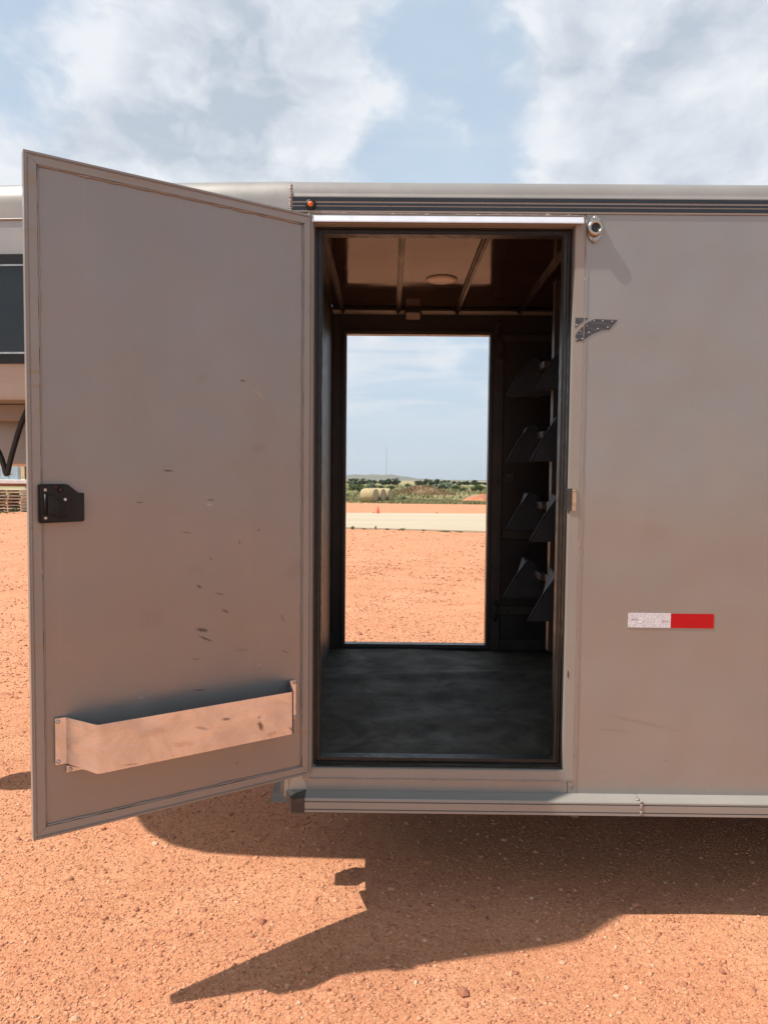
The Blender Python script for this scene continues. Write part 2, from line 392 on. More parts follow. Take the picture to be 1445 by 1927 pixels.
def mat_strap():
    m, t, b = new_mat('charcoal_graphic'); v = t.coords('Object')
    w = t.nd('ShaderNodeTexWave', wave_type='BANDS', bands_direction='DIAGONAL'); t.L.new(t.coords('Object', rot=(0, RAD(35), 0)), w.inputs[0])
    w.inputs['Scale'].default_value = 22; w.inputs['Distortion'].default_value = 5; w.inputs['Detail'].default_value = 2
    t.L.new(t.mix(t.rng(w.outputs[0], .75, .95), (.050, .050, .055), (.075, .075, .08)), b.inputs['Base Color'])
    b.inputs['Roughness'].default_value = .4; return m
M['strap'] = mat_strap()
M['rack'] = pmat('rack_steel', (.10, .088, .078), (.075, .064, .056), 8, .4, .4, .1, 60)
M['saddle'] = pmat('black_saddle_rubber', (.012, .013, .017), (.028, .030, .036), 9, .5, 0, .4, 30, spec=.3)

# ground shared by the dirt sheet and the pebbles
DIRT_A, DIRT_B, DIRT_C = (.525, .240, .126), (.42, .178, .092), (.63, .335, .20)
def mat_dirt():
    m, t, b = new_mat('red_gravel_dirt'); v = t.coords('Object')
    c = t.mix(t.rng(t.noise(v, .45, 5, .6), .3, .7), DIRT_A, (.49, .214, .110))
    c = t.mix(t.m('MULTIPLY', t.rng(t.noise(v, 3.2, 6, .7), .42, .7), .6), c, (.585, .290, .160))
    c = t.mix(t.m('MULTIPLY', t.rng(t.noise(v, 60, 5, .75), .45, .68), .65), c, DIRT_B)
    c = t.mix(t.m('MULTIPLY', t.rng(t.noise(v, 1.1, 4, .6, .8), .50, .68), .42), c, (.59, .312, .178))     # packed, paler patches
    c = t.mix(t.m('MULTIPLY', t.rng(t.noise(t.coords('Object', (.5, 1.6, 1), rot=(0, 0, .5)), 1.3, 4, .6, 1.0), .56, .70), .34), c, (.42, .165, .085))
    ce = t.voro(v, 130, 'Color'); sp = t.nd('ShaderNodeSeparateColor'); t.L.new(ce, sp.inputs[0])
    c = t.mix(t.m('MULTIPLY', t.rng(sp.outputs[0], .72, .82), .55), c, DIRT_C)
    c = t.mix(t.m('MULTIPLY', t.rng(sp.outputs[1], .86, .92), .55), c, (.30, .125, .075))
    # tyre-worn streaks further off
    vs = t.coords('Object', (.12, 1.0, 1))
    c = t.mix(t.m('MULTIPLY', t.rng(t.noise(vs, .9, 6, .7), .5, .72), .35), c, (.43, .172, .088))
    t.L.new(c, b.inputs['Base Color']); b.inputs['Roughness'].default_value = .95; b.inputs['Specular IOR Level'].default_value = .15
    h = t.bump(t.noise(v, 7, 6, .7), .35, .03); h = t.bump(t.voro(v, 150), .5, -.004, h); h = t.bump(t.noise(v, 300, 4, .7), .5, .003, h)
    t.L.new(h, b.inputs['Normal']); return m
M['dirt'] = mat_dirt()
def mat_pebble():
    m, t, b = new_mat('pebbles'); a = t.nd('ShaderNodeAttribute'); a.attribute_name = 'tint'
    r = t.nd('ShaderNodeValToRGB'); t.L.new(a.outputs['Fac'], r.inputs[0]); e = r.color_ramp.elements
    e[0].position = 0; e[0].color = (.22, .10, .068, 1); e[1].position = 1; e[1].color = (.62, .42, .28, 1)
    for p, c in ((.12, (.30, .115, .072)), (.45, (.48, .210, .112)), (.80, (.60, .298, .17))):
        q = e.new(p); q.color = (*c, 1)
    n = t.noise(t.coords('Object'), 160, 4, .7)
    c = t.mix(t.m('MULTIPLY', t.rng(n, .4, .7), .35), r.outputs[0], (.40, .185, .10))
    t.L.new(c, b.inputs['Base Color']); b.inputs['Roughness'].default_value = .9; b.inputs['Specular IOR Level'].default_value = .2
    t.L.new(t.bump(n, .4, .003), b.inputs['Normal']); return m
M['pebble'] = mat_pebble()
def mat_slab():
    m, t, b = new_mat('pale_concrete'); v = t.coords('Object'); vs = t.coords('Object', (.10, 1, 1))
    c = t.mix(t.rng(t.noise(vs, .8, 6, .7), .35, .7), (.47, .39, .275), (.40, .325, .225))
    c = t.mix(t.m('MULTIPLY', t.rng(t.noise(v, 3, 6, .7), .5, .75), .3), c, (.40, .26, .16))
    t.L.new(c, b.inputs['Base Color']); b.inputs['Roughness'].default_value = .9; return m
M['slab'] = mat_slab()
def mat_field():
    m, t, b = new_mat('dry_grassland'); v = t.coords('Object', (.35, 1, 1))
    sp = t.nd('ShaderNodeSeparateXYZ'); tc = t.nd('ShaderNodeTexCoord'); t.L.new(tc.outputs['Object'], sp.inputs[0])
    c = t.mix(t.rng(t.noise(v, .22, 6, .7), .38, .64), (.18, .175, .075), (.34, .27, .14))
    far = t.rng(sp.outputs[1], 150, 420)
    c = t.mix(far, c, t.mix(t.rng(t.noise(t.coords('Object', (.2, 1, 1)), .006, 5, .6), .42, .6), (.42, .33, .16), (.17, .17, .08)))
    c = t.mix(t.m('MULTIPLY', t.rng(t.noise(v, 2.2, 5, .7), .45, .7), .4), c, (.15, .14, .06))
    t.L.new(c, b.inputs['Base Color']); b.inputs['Roughness'].default_value = 1.0; b.inputs['Specular IOR Level'].default_value = .1; return m
M['field'] = mat_field()
M['hill'] = pmat('hill_grass', (.115, .115, .075), (.165, .15, .09), .012, .95, 0, 0, spec=.1)
def leaf(name, a, b_):
    m, t, b = new_mat(name); g = t.nd('ShaderNodeNewGeometry')
    c = t.mix(g.outputs['Random Per Island'], a, b_); t.L.new(c, b.inputs['Base Color'])
    b.inputs['Roughness'].default_value = .7; b.inputs['Specular IOR Level'].default_value = .25
    n = t.noise(t.coords('Object'), 8); t.L.new(t.bump(n, .2, .01), b.inputs['Normal']); return m
M['leaf_dark'] = leaf('dark_leaves', (.022, .042, .018), (.055, .085, .035))
M['leaf_silver'] = leaf('silver_leaves', (.13, .17, .10), (.21, .25, .16))
M['leaf_green'] = leaf('green_leaves', (.05, .085, .022), (.12, .15, .045))
M['grass'] = leaf('grass_blades', (.12, .145, .05), (.34, .29, .15))
M['drygrass'] = leaf('dry_grass_blades', (.27, .19, .085), (.20, .13, .07))
M['weed'] = leaf('weed_leaves', (.05, .08, .02), (.11, .13, .05))
M['bark'] = pmat('bark', (.07, .055, .04), (.045, .035, .028), 5, .9, 0, .6, 20)
M['moundgrass'] = pmat('weathered_mound', (.30, .20, .105), (.22, .15, .085), .8, .95, 0, .8, 4, spec=.1)
def mat_bale_end():
    m, t, b = new_mat('bale_spiral'); v = t.coords('Object')
    w = t.nd('ShaderNodeTexWave', wave_type='RINGS', rings_direction='X'); t.L.new(v, w.inputs[0]); w.inputs['Scale'].default_value = 5.5
    w.inputs['Distortion'].default_value = 3.0; w.inputs['Detail'].default_value = 4
    c = t.mix(w.outputs[0], (.50, .36, .21), (.72, .56, .36)); c = t.mix(t.m('MULTIPLY', t.noise(v, 30, 5, .7), .5), c, (.58, .43, .26))
    t.L.new(c, b.inputs['Base Color']); b.inputs['Roughness'].default_value = .95; t.L.new(t.bump(w.outputs[0], .8, .03), b.inputs['Normal']); return m
M['bale_end'] = mat_bale_end()
M['straw'] = pmat('net_wrapped_hay', (.42, .33, .175), (.32, .25, .13), 9, .9, 0, .8, 40, stretch=(.4, 1, 1))
M['cone'] = pmat('orange_cone_plastic', (.80, .10, .025), (.70, .08, .02), 5, .5)
M['wood'] = pmat('weathered_pallet_wood', (.62, .50, .36), (.48, .38, .26), 7, .85, 0, .5, 40)
M['white'] = pmat('white_deck_paint', (.78, .74, .72), (.66, .62, .60), 4, .5)
M['blue'] = pmat('pale_blue_plastic', (.42, .56, .62), (.36, .50, .57), 5, .5)
M['cream'] = pmat('cream_board', (.72, .58, .34), (.64, .50, .28), 4, .7)
M['mast'] = pmat('mast_steel', (.20, .20, .21), (.16, .16, .17), 1, .6, .3)
M['tyre'] = pmat('tyre_rubber', (.02, .02, .02), (.035, .033, .03), 8, .8, 0, .5, 40)
M['brown'] = pmat('brown_fender', (.28, .15, .10), (.24, .12, .08), 5, .6)

# ------------------------------------------------------------------ terrain
def GZ(x, y):
    """height of the land: level by the trailer, falling gently away behind it"""
    y = np.asarray(y, float)
    xs = np.array([-400, -2, -.5, 0, 1.5, 70, 250, 600, 3000, 4200.]); zs = np.array([-.12, -.12, -.058, -.025, 0, -.75, -1.35, -4.0, -16., -22.])
    return np.interp(y, xs, zs)
def onG(px, py):
    d = ray(px, py); t0 = 0
    for t in np.geomspace(1.5, 3900, 4000):
        p = CAM+d*t
        if p.z < GZ(p.x, p.y): return Vector((p.x, p.y, float(GZ(p.x, p.y))))
    return p
def sheet(name, xs, ys, mat, amp=None, dz=0.0, kind='structure'):
    X, Y = np.meshgrid(xs, ys); Z = GZ(X, Y)+dz
    if amp is not None: Z = Z+amp(X, Y)
    V = np.stack([X, Y, Z], -1).reshape(-1, 3); nx, ny = len(xs), len(ys)
    i = np.arange(nx*ny).reshape(ny, nx); Fc = np.stack([i[:-1, :-1], i[:-1, 1:], i[1:, 1:], i[1:, :-1]], -1).reshape(-1, 4)
    me = bpy.data.meshes.new(name); me.from_pydata(V.tolist(), [], Fc.tolist()); me.polygons.foreach_set('use_smooth', [True]*len(Fc)); me.update()
    me.materials.append(mat); o = link(name, me); tag(o, kind=kind); return o
def wob(X, Y):
    near = np.exp(-((X/6)**2+(Y/5)**2))
    a = .010*np.sin(X*1.7+.6*Y+1)*np.sin(Y*1.3-.5*X)+.006*np.sin(X*4.1+Y*2.3)*np.sin(Y*5.2-X*1.1)+.003*np.sin(X*9.7-Y*7.1)*np.sin(Y*11+X*3)
    far = .05*np.sin(X*.35+Y*.11)*np.sin(Y*.42)*(Y > 8)*np.clip((Y-8)/8, 0, 1)*np.clip((56-Y)/6, 0, 1)
    return a*np.clip((30-np.abs(Y))/10, 0, 1)+far*.6
def axis(lo, hi, dens, out):
    a = np.arange(lo, hi+1e-6, dens); return np.unique(np.concatenate([np.array(out), a]))
DIRT_END = onG(780, 948).y
gx = axis(-4, 4, .05, np.concatenate([-np.geomspace(4, 400, 26), np.geomspace(4, 400, 26)]))
gy = axis(-1.2, 6, .05, np.concatenate([-np.geomspace(1.2, 400, 24), np.linspace(6, DIRT_END, 70)]))
ground = sheet('ground', gx, gy, M['dirt'], wob)
tag(ground, 'red-orange gravel yard the trailer stands on')
field = sheet('field', axis(-120, 120, 4, np.concatenate([-np.geomspace(120, 4200, 20), np.geomspace(120, 4200, 20)])), np.unique(np.concatenate([np.linspace(DIRT_END, 130, 40), np.geomspace(130, 4200, 50)])), M['field'],
              lambda X, Y: .05*np.sin(X*.21+Y*.3)*np.sin(Y*.17)*np.clip((Y-DIRT_END)/10, 0, 1)*(Y < 400))
tag(field, 'dry green and tan grassland running to the horizon')
def wob1(x, y): return float(wob(np.array([float(x)]), np.array([float(y)]))[0])

# concrete slab behind the trailer
nl, nr, fl, fr = onG(655, 996), onG(913, 1003), onG(700, 967.5), onG(915, 969)
def ext(a, b, x): t = (x-a.x)/(b.x-a.x); return Vector((x, a.y+(b.y-a.y)*t, 0))
sx0, sx1 = -7.5, 22.0
pts = [ext(nl, nr, sx0), ext(nl, nr, sx1), ext(fl, fr, sx1), ext(fl, fr, sx0)]
mb = MB(); NSEG = 1
for k in range(NSEG):
    for j in range(1):
        q = []
        for (u, w) in ((0, 0), (1, 0), (1, 1), (0, 1)):
            p = (pts[0].lerp(pts[1], u)).lerp(pts[3].lerp(pts[2], u), w); q.append(p)
        gap = .012
        c = sum(q, Vector())/4
        q = [c+(p-c)*(1-gap/ max((p-c).length, .1)) for p in q]
        q = [(p.x, p.y, float(GZ(p.x, p.y))-.06) for p in q]
        mb.prism(q, (0, 0, .125))
slab = mb.build('concrete_slab', M['slab']); tag(slab, 'pale cream concrete slab across the red gravel yard', kind='structure')

# hill on the horizon
def hillz(px): return np.interp(px, [200, 560, 655, 700, 735, 752, 775, 800, 850, 1000, 1400], [898, 894, 893.5, 893, 893.2, 895, 899, 901.5, 904, 905.5, 909])
HD = 2500.0; mb = MB(); cols = []
for px in np.arange(120, 1500, 6):
    p = CAM+ray(px, hillz(px)-.4*math.sin(px*.21)-.25*math.sin(px*.53)); d = ray(px, float(hillz(px)))
    q = CAM+d*((HD-CAM.y)/d.y); zt = q.z+1.2*math.sin(px*.19)+.7*math.sin(px*.47)
    cols.append((q.x, zt))
prof = [(-420, -1.0), (-330, .06), (-240, .28), (-150, .62), (-70, .90), (0, 1.0), (300, .9), (700, .4), (1100, -1)]
vs = []; nprof = len(prof)
for (x, zt) in cols:
    for (dy, k) in prof:
        base = float(GZ(x, HD+dy))-1.5; z = base+(zt-base)*k if k >= 0 else base-2
        vs.append((x*(HD+dy*.0)/HD, HD+dy+25*math.sin(x*.013), z))
fs = [(i*nprof+j, (i+1)*nprof+j, (i+1)*nprof+j+1, i*nprof+j+1) for i in range(len(cols)-1) for j in range(nprof-1)]
mb.add(vs, fs, True); hill = mb.build('hill', M['hill']); tag(hill, 'low grey-green hill on the horizon under the radio mast', kind='structure')

# ------------------------------------------------------------------ loose stone
def rock_base(kind):
    if kind == 0:
        v = np.array([(1, 0, 0), (-1, 0, 0), (0, 1, 0), (0, -1, 0), (0, 0, 1), (0, 0, -1.)])
        f = np.array([(0, 2, 4), (2, 1, 4), (1, 3, 4), (3, 0, 4), (2, 0, 5), (1, 2, 5), (3, 1, 5), (0, 3, 5)])
        return v, f
    t = (1+5**.5)/2
    v = np.array([(-1, t, 0), (1, t, 0), (-1, -t, 0), (1, -t, 0), (0, -1, t), (0, 1, t), (0, -1, -t), (0, 1, -t), (t, 0, -1), (t, 0, 1), (-t, 0, -1), (-t, 0, 1)])/1.9
    f = np.array([(0, 11, 5), (0, 5, 1), (0, 1, 7), (0, 7, 10), (0, 10, 11), (1, 5, 9), (5, 11, 4), (11, 10, 2), (10, 7, 6), (7, 1, 8), (3, 9, 4), (3, 4, 2), (3, 2, 6), (3, 6, 8), (3, 8, 9), (4, 9, 5), (2, 4, 11), (6, 2, 10), (8, 6, 7), (9, 8, 1)])
    return v, f
def scatter(xy, size, kind, sink=.18):
    n = len(xy); v, f = rock_base(kind); nv = len(v)
    V = np.repeat(v[None], n, 0)*(1+rng.uniform(-.32, .32, (n, nv, 1)))
    sc = rng.uniform(.55, 1.25, (n, 1, 3))*np.array([1, 1, .62]); V = V*sc*size[:, None, None]
    a = rng.uniform(0, 6.283, n); b = rng.uniform(-.5, .5, n)
    ca, sa, cb, sb = np.cos(a)[:, None], np.sin(a)[:, None], np.cos(b)[:, None], np.sin(b)[:, None]
    x, y, z = V[..., 0], V[..., 1], V[..., 2]; y, z = y*cb-z*sb, y*sb+z*cb; x, y = x*ca-y*sa, x*sa+y*ca
    zg = GZ(xy[:, 0], xy[:, 1])+wob(xy[:, 0], xy[:, 1])
    P = np.stack([x+xy[:, :1], y+xy[:, 1:2], z+zg[:, None]+size[:, None]*sink], -1)
    Fi = f[None]+(np.arange(n)*nv)[:, None, None]
    return P.reshape(-1, 3), Fi.reshape(-1, 3), np.repeat(rng.beta(2.2, 2.0, n), nv)
def stuff_mesh(name, sets, mat):
    V, Fa, T, o = [], [], [], 0
    for p, f, t in sets: V.append(p); Fa.append(f+o); T.append(t); o += len(p)
    V = np.concatenate(V); Fa = np.concatenate(Fa); T = np.concatenate(T)
    me = bpy.data.meshes.new(name); me.vertices.add(len(V)); me.vertices.foreach_set('co', V.ravel().astype(np.float32))
    me.loops.add(len(Fa)*3); me.loops.foreach_set('vertex_index', Fa.ravel().astype(np.int32)); me.polygons.add(len(Fa))
    me.polygons.foreach_set('loop_start', (np.arange(len(Fa))*3).astype(np.int32)); me.polygons.foreach_set('loop_total', np.full(len(Fa), 3, np.int32))
    me.update(calc_edges=True); at = me.attributes.new('tint', 'FLOAT', 'POINT'); at.data.foreach_set('value', T.astype(np.float32))
    me.materials.append(mat); return link(name, me)
def near_pts(n, y0, y1, hw):
    y = y0+(y1-y0)*rng.random(n)**1.25; x = rng.uniform(-1, 1, n)*(hw+(y-y0)*.62); return np.stack([x, y], 1)
sets = []
n = 110000; sets.append(scatter(near_pts(n, -.85, 2.6, 1.45), np.exp(rng.normal(math.log(.0028), .38, n)), 0, .06))
n = 26000; sets.append(scatter(near_pts(n, -.85, 2.6, 1.45), np.exp(rng.normal(math.log(.0046), .34, n)), 1, .02))
n = 900; sets.append(scatter(near_pts(n, -.85, 2.8, 1.45), np.exp(rng.normal(math.log(.0085), .25, n)), 1, .0))
def wedge(n, y0, y1, k):   # land seen through the far doorway
    y = np.exp(rng.uniform(math.log(y0), math.log(y1), n)); return np.stack([rng.uniform(-.16, .22, n)*(y+2.6)*k, y], 1)
n = 26000; sets.append(scatter(wedge(n, 2.6, 12, 1.15), np.exp(rng.normal(math.log(.0068), .42, n)), 0, .12))
n = 9000; sets.append(scatter(wedge(n, 9, DIRT_END, 1.15), np.exp(rng.normal(math.log(.015), .42, n)), 0, .1))
n = 5000; y = np.exp(rng.uniform(math.log(2.4), math.log(34), n)); sets.append(scatter(np.stack([-(y+2.6)*rng.uniform(.47, .60, n), y], 1), np.exp(rng.normal(math.log(.0068), .4, n))*(1+y/25), 0, .1))
gravel = stuff_mesh('gravel', sets, M['pebble']); tag(gravel, 'loose red and tan gravel strewn over the yard', kind='stuff')
rocks = []
for k in range(7):
    v, f = rock_base(1); v = v*(1+rng.uniform(-.25, .25, (12, 1)))*rng.uniform(.7, 1.2, (1, 3))*np.array([1, 1, .6])
    me = bpy.data.meshes.new('stone'); me.from_pydata(v.tolist(), [], f.tolist()); me.update()
    at = me.attributes.new('tint', 'FLOAT', 'POINT'); at.data.foreach_set('value', np.full(12, [.22, .45, .75, .9, .98, .6, .35][k], np.float32)); me.materials.append(M['pebble']); rocks.append(me)
spots = near_pts(150, -.78, 1.6, 1.35)
for i, (x, y) in enumerate(spots):
    s = float(np.exp(rng.normal(math.log(.0105), .33))); o = link('stone', rocks[i % 7], ground, (x, y, float(GZ(x, y))+wob1(x, y)+s*.17), rng.uniform(0, 6.28)); o.scale = (s, s, s)

# ------------------------------------------------------------------ the trailer
T = empty('horse_trailer'); tag(T, 'taupe metal gooseneck horse trailer with its side tack door swung open', 'trailer')
W = 1.90                       # width of the box; near side is the plane y = 0
XL, XR = -.358, 4.2
OX0, OX1, OZ0, OZ1 = -.272, .652, .520, 2.492    # near door opening
ROOF = 2.617
def P(name, mb, mat, parent=None): return mb.build(name, M[mat], parent or T)
# near wall: right sheet, header strip, apron under the door, left strip
P('wall_panel', MB().box(.6865, XR, 0, .03, .415, 2.516), 'paint')
P('upper_panel', MB().box(XL, XR, -.002, .03, 2.518, 2.572), 'paint_trim')
mb = MB(); mb.prism([(XL, -.002, 2.5165), (XL, -.0035, 2.5172), (XL, -.0042, 2.5205), (XL, -.002, 2.5225)], (XR-XL, 0, 0)); P('moulding_lip', mb, 'paint_trim')
# roof cap: rolled edge
prof = [(-.002, 2.5725)]
for k in range(9):
    a = k/8*math.pi/2; prof.append((.043-.045*math.cos(a), 2.5725+.064*math.sin(a)))
prof += [(.5, 2.655), (.95, 2.665), (1.4, 2.655)]
for k in range(9):
    a = math.pi/2-k/8*math.pi/2; prof.append((W-.043+.045*math.cos(a), 2.5725+.064*math.sin(a)))
poly = [(XL, y, z) for y, z in prof]
inner = [(XL, W-.03, 2.56), (XL, .03, 2.56)]
mb = MB(); n = len(poly); vs = poly+[(XR, y, z) for _, y, z in poly]
mb.add(vs, [(i, i+1, n+i+1, n+i) for i in range(n-1)], True); P('roof_cap', mb, 'paint_roof')
# three dark stripes
for (a, b) in ((374.3, 381.6), (385.2, 389.2), (391.8, 398.6)):
    z1 = onY(1000, a).z; z0 = onY(1000, b).z
    P('stripe', MB().box(-.349, XR, -.0035, -.0024, z0, z1), 'stripe')
# bead of weld at the joint between nose and body
def weld(mb, p0, p1, r=.0016, step=.075, br=.0042, nrm=(0, -1, 0), jit=.4):
    p0 = Vector(p0); p1 = Vector(p1); L = (p1-p0).length; n = max(2, int(L/.03)); pts = []
    side = (p1-p0).normalized().cross(Vector(nrm))
    for i in range(n+1): pts.append(p0.lerp(p1, i/n)+side*random.uniform(-1, 1)*r*.5)
    mb.tube(pts, [r*random.uniform(.7, 1.35) for _ in pts], 6)
    k = step*.4
    while k < L:
        c = p0.lerp(p1, k/L)+side*random.uniform(-1, 1)*.002; s = random.uniform(.6, 1.25)
        d = (p1-p0).normalized(); sq = tuple(max(.45, abs(d[i])*1.9) for i in range(3))
        mb.blob(c, br*s, 7, 5, sq); k += step*random.uniform(1-jit, 1+jit)
    return mb
mb = MB()
for k in range(16):
    z = 2.517+k*.0065; y = -.002 if z < 2.573 else .043-.045*math.cos(math.asin(min(1, (z-2.5725)/.064)))
    mb.blob((XL+.002+random.uniform(-.002, .002), y-.001, z), .006*random.uniform(.7, 1.1), 8, 5, (1, .6, .8))
P('weld_bead', mb, 'weld')
P('weld_bead', weld(MB(), (-.29, -.003, 2.5145), (.675, -.003, 2.512), .0018, .11, .005), 'weld')
mb = weld(MB(), (-.29, -.003, 2.5145), (-.298, -.003, 2.49), .003, .05, .004); P('weld_bead', mb, 'weld')
# jamb flanges round the opening
P('door_jamb', MB().frame(-.309, .6845, .481, 2.514, .0335, -.0006, .028), 'paint_trim')
P('jamb_reveal', MB().frame(OX0-.0045, OX1+.0005, OZ0-.006, OZ1-.010, .004, .001, .060), 'paint_trim')
# drip rail
mb = MB(); z0 = onY(800, 417, -.03).z; z1 = onY(800, 405.5, -.022).z
mb.prism([(-.293, -.0026, z1+.004), (-.293, -.016, z1), (-.293, -.024, z0+.004), (-.293, -.024, z0), (-.293, -.021, z0), (-.293, -.021, z0+.004), (-.293, -.014, z1-.003), (-.293, -.0026, z1+.001)], (.965, 0, 0)); P('drip_rail', mb, 'alu_white')
# ribbed black seal set into the opening
for k, (w, y0, y1, ins) in enumerate(((.008, .032, .058, .001), (.006, .040, .058, .0095), (.007, .034, .058, .016))):
    P('door_seal', MB().frame(OX0+ins, OX1-ins-.004*k, OZ0+ins, OZ1-.011-ins, w+(.004 if k == 9 else 0), y0, y1), 'rubber')
P('door_seal', MB().bbox(OX1-.0305, OX1-.0235, .036, .058, OZ0+.024, OZ1-.036), 'rubber')
gi = .0245
P('door_stop', MB().frame(OX0+gi, OX1-gi-.0075, OZ0+gi-.001, OZ1-.011-gi, .0025, .034, .075), 'rubber')
# apron below the opening, bottom rail
P('apron_panel', MB().prism([(XL, 0, .415), (XL, .03, .415), (XL, .03, .482), (XL, .002, .482)], (.6845-XL-.022, 0, 0)), 'paint')
P('apron_end', MB().prism([(.6645, .001, .415), (.6645, .03, .415), (.6645, .03, .4805), (.6645, .001, .4805)], (.0215, 0, 0)), 'paint_trim')
P('weld_bead', weld(MB(), (-.28, -.003, .4805), (.675, -.003, .4805), .0012, .10, .004), 'weld')
ry = -.058
zt = onY(800, 1505.5, ry).z; zb = onY(800, 1531, ry).z; zg1 = onY(800, 1511.5, ry).z; zg2 = onY(800, 1525, ry).z; xr0 = onY(573, 1515, ry).x
sec = [(.03, zb), (ry, zb), (ry, zg2-.0035), (ry+.006, zg2-.003), (ry+.006, zg2+.001), (ry, zg2+.0015), (ry, zg1-.0015), (ry+.006, zg1-.001), (ry+.006, zg1+.003), (ry, zg1+.0035), (ry, zt-.003), (ry+.003, zt+.001), (-.0005, zt+.006), (.0005, .4145), (.03, .4145)]
xj = onY(1206, 1515, ry).x
P('bottom_rail', MB().prism([(xr0, y, z) for y, z in sec], (xj-xr0-.001, 0, 0)), 'paint_trim')
P('bottom_rail', MB().prism([(xj+.001, y, z) for y, z in sec], (XR-xj-.001, 0, 0)), 'paint_trim')
mb = MB()
for k, z in enumerate((zt+.002, zt-.012, zg1-.008, zg2+.002, zb+.008)): mb.blob((xj+.001, ry+.0, z), .006, 8, 5, (1, .5, 1))
mb.blob((xj-.008, ry+.02, zt+.004), .005, 8, 5, (1.6, 2.4, .5)); P('weld_bead', mb, 'weld')
P('weld_bead', weld(MB(), (xr0+.01, -.003, .416), (XR, -.003, .416), .0026, .115, .0055), 'weld')
# underside, rear, far bottom rail
P('underbody', MB().box(XL+.03, XR, .031, W-.031, zb+.005, .405), 'dark_steel')
P('rear_wall', MB().box(XR-.03, XR-.001, .031, W-.031, .42, 2.57), 'paint')
# far wall: pieces round the far doorway
FX0, FX1, FZ0, FZ1 = -.265, .606, .552, 2.455
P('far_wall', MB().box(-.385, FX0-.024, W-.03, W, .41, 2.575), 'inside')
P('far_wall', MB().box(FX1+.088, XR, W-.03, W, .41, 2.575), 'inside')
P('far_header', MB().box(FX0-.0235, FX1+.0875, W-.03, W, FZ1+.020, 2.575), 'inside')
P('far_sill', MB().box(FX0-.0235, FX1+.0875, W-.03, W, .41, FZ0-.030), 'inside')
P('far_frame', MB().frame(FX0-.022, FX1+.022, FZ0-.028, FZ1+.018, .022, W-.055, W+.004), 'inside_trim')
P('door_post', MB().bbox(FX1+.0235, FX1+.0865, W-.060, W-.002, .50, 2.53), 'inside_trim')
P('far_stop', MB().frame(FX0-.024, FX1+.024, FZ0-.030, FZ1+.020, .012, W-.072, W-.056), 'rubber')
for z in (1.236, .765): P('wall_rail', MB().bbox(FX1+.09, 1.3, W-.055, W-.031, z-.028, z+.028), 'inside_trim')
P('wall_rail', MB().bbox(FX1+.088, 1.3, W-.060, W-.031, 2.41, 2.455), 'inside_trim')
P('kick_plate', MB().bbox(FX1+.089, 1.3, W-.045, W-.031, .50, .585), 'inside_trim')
P('switch_plate', MB().bbox(.703, .772, W-.040, W-.031, 1.55, 1.62), 'inside_trim')
mb = MB(); mb.lathe([(.006, 0), (.006, .006), (.003, .009)], (.737, W-.040, 1.60), (0, -1, 0), 10); P('switch_knob', mb, 'steel')
for z0, z1 in ((.70, .83), (2.30, 2.50)):
    mb = MB(); mb.tube([(FX1+.058, W-.072, z0), (FX1+.058, W-.072, z1)], .0085, 10); mb.tube([(FX1+.045, W-.080, z0+.03), (FX1+.075, W-.080, z0+.03)], .006, 8)
    mb.tube([(FX1+.045, W-.080, z1-.03), (FX1+.075, W-.080, z1-.03)], .006, 8); mb.bbox(FX1+.035, FX1+.078, W-.066, W-.0605, z0+.01, z1-.01); P('bolt_latch', mb, 'dark_steel')
# lamp on the far header
mb = MB(); mb.bbox(.084, .190, W-.040, W-.031, 2.532, 2.594, .004); lampb = P('ceiling_lamp', mb, 'inside_trim')
mb = MB(); mb.bbox(.094, .180, W-.054, W-.0405, 2.541, 2.585, .006); P('lamp_lens', mb, 'lamp', lampb)
# inner faces, partition, floor, ceiling
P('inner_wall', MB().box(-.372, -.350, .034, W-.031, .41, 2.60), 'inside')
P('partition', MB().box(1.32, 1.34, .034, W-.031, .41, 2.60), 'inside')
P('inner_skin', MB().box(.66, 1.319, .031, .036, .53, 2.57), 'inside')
xs = np.linspace(-.349, 1.319, 60); ys = np.linspace(.012, W-.056, 60); X, Y = np.meshgrid(xs, ys)
Z = .522+.006*np.sin(X*2.2+.5)*np.sin(Y*3.1)+.016*np.exp(-((Y-1.17-.10*np.sin(X*2+.5))/.06)**2)*(.6+.4*np.sin(X*3))+.004*np.sin(X*6+Y*4)
i = np.arange(3600).reshape(60, 60); Fc = np.stack([i[:-1, :-1], i[:-1, 1:], i[1:, 1:], i[1:, :-1]], -1).reshape(-1, 4)
mb = MB(); mb.add(np.stack([X, Y, Z], -1).reshape(-1, 3).tolist(), Fc.tolist(), True); P('rubber_floor', mb, 'floor')
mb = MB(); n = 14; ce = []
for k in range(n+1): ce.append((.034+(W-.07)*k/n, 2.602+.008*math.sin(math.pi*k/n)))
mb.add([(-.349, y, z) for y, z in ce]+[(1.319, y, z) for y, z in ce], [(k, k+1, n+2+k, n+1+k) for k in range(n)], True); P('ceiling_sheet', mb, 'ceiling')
for px, py in ((609, 450), (757, 445), (917, 445), (1060, 480)):
    d = ray(px, py); x = (CAM+d*((2.60-CAM.z)/d.z)).x; mb = MB()
    for (o, w, h) in ((0, .030, .010), (0, .012, .024)):
        pts = [(x+o-w/2, y, z-.001) for y, z in ce]; m_ = len(pts)
        vs = pts+[(a+w, b, c) for a, b, c in pts]+[(a, b, c-h) for a, b, c in pts]+[(a+w, b, c-h) for a, b, c in pts]
        fs = []
        for k in range(m_-1): fs += [(k, k+1, m_*2+k+1, m_*2+k), (m_+k, m_+k+1, m_*3+k+1, m_*3+k), (m_*2+k, m_*2+k+1, m_*3+k+1, m_*3+k)]
        mb.add(vs, fs)
    P('ceiling_rib', mb, 'inside')
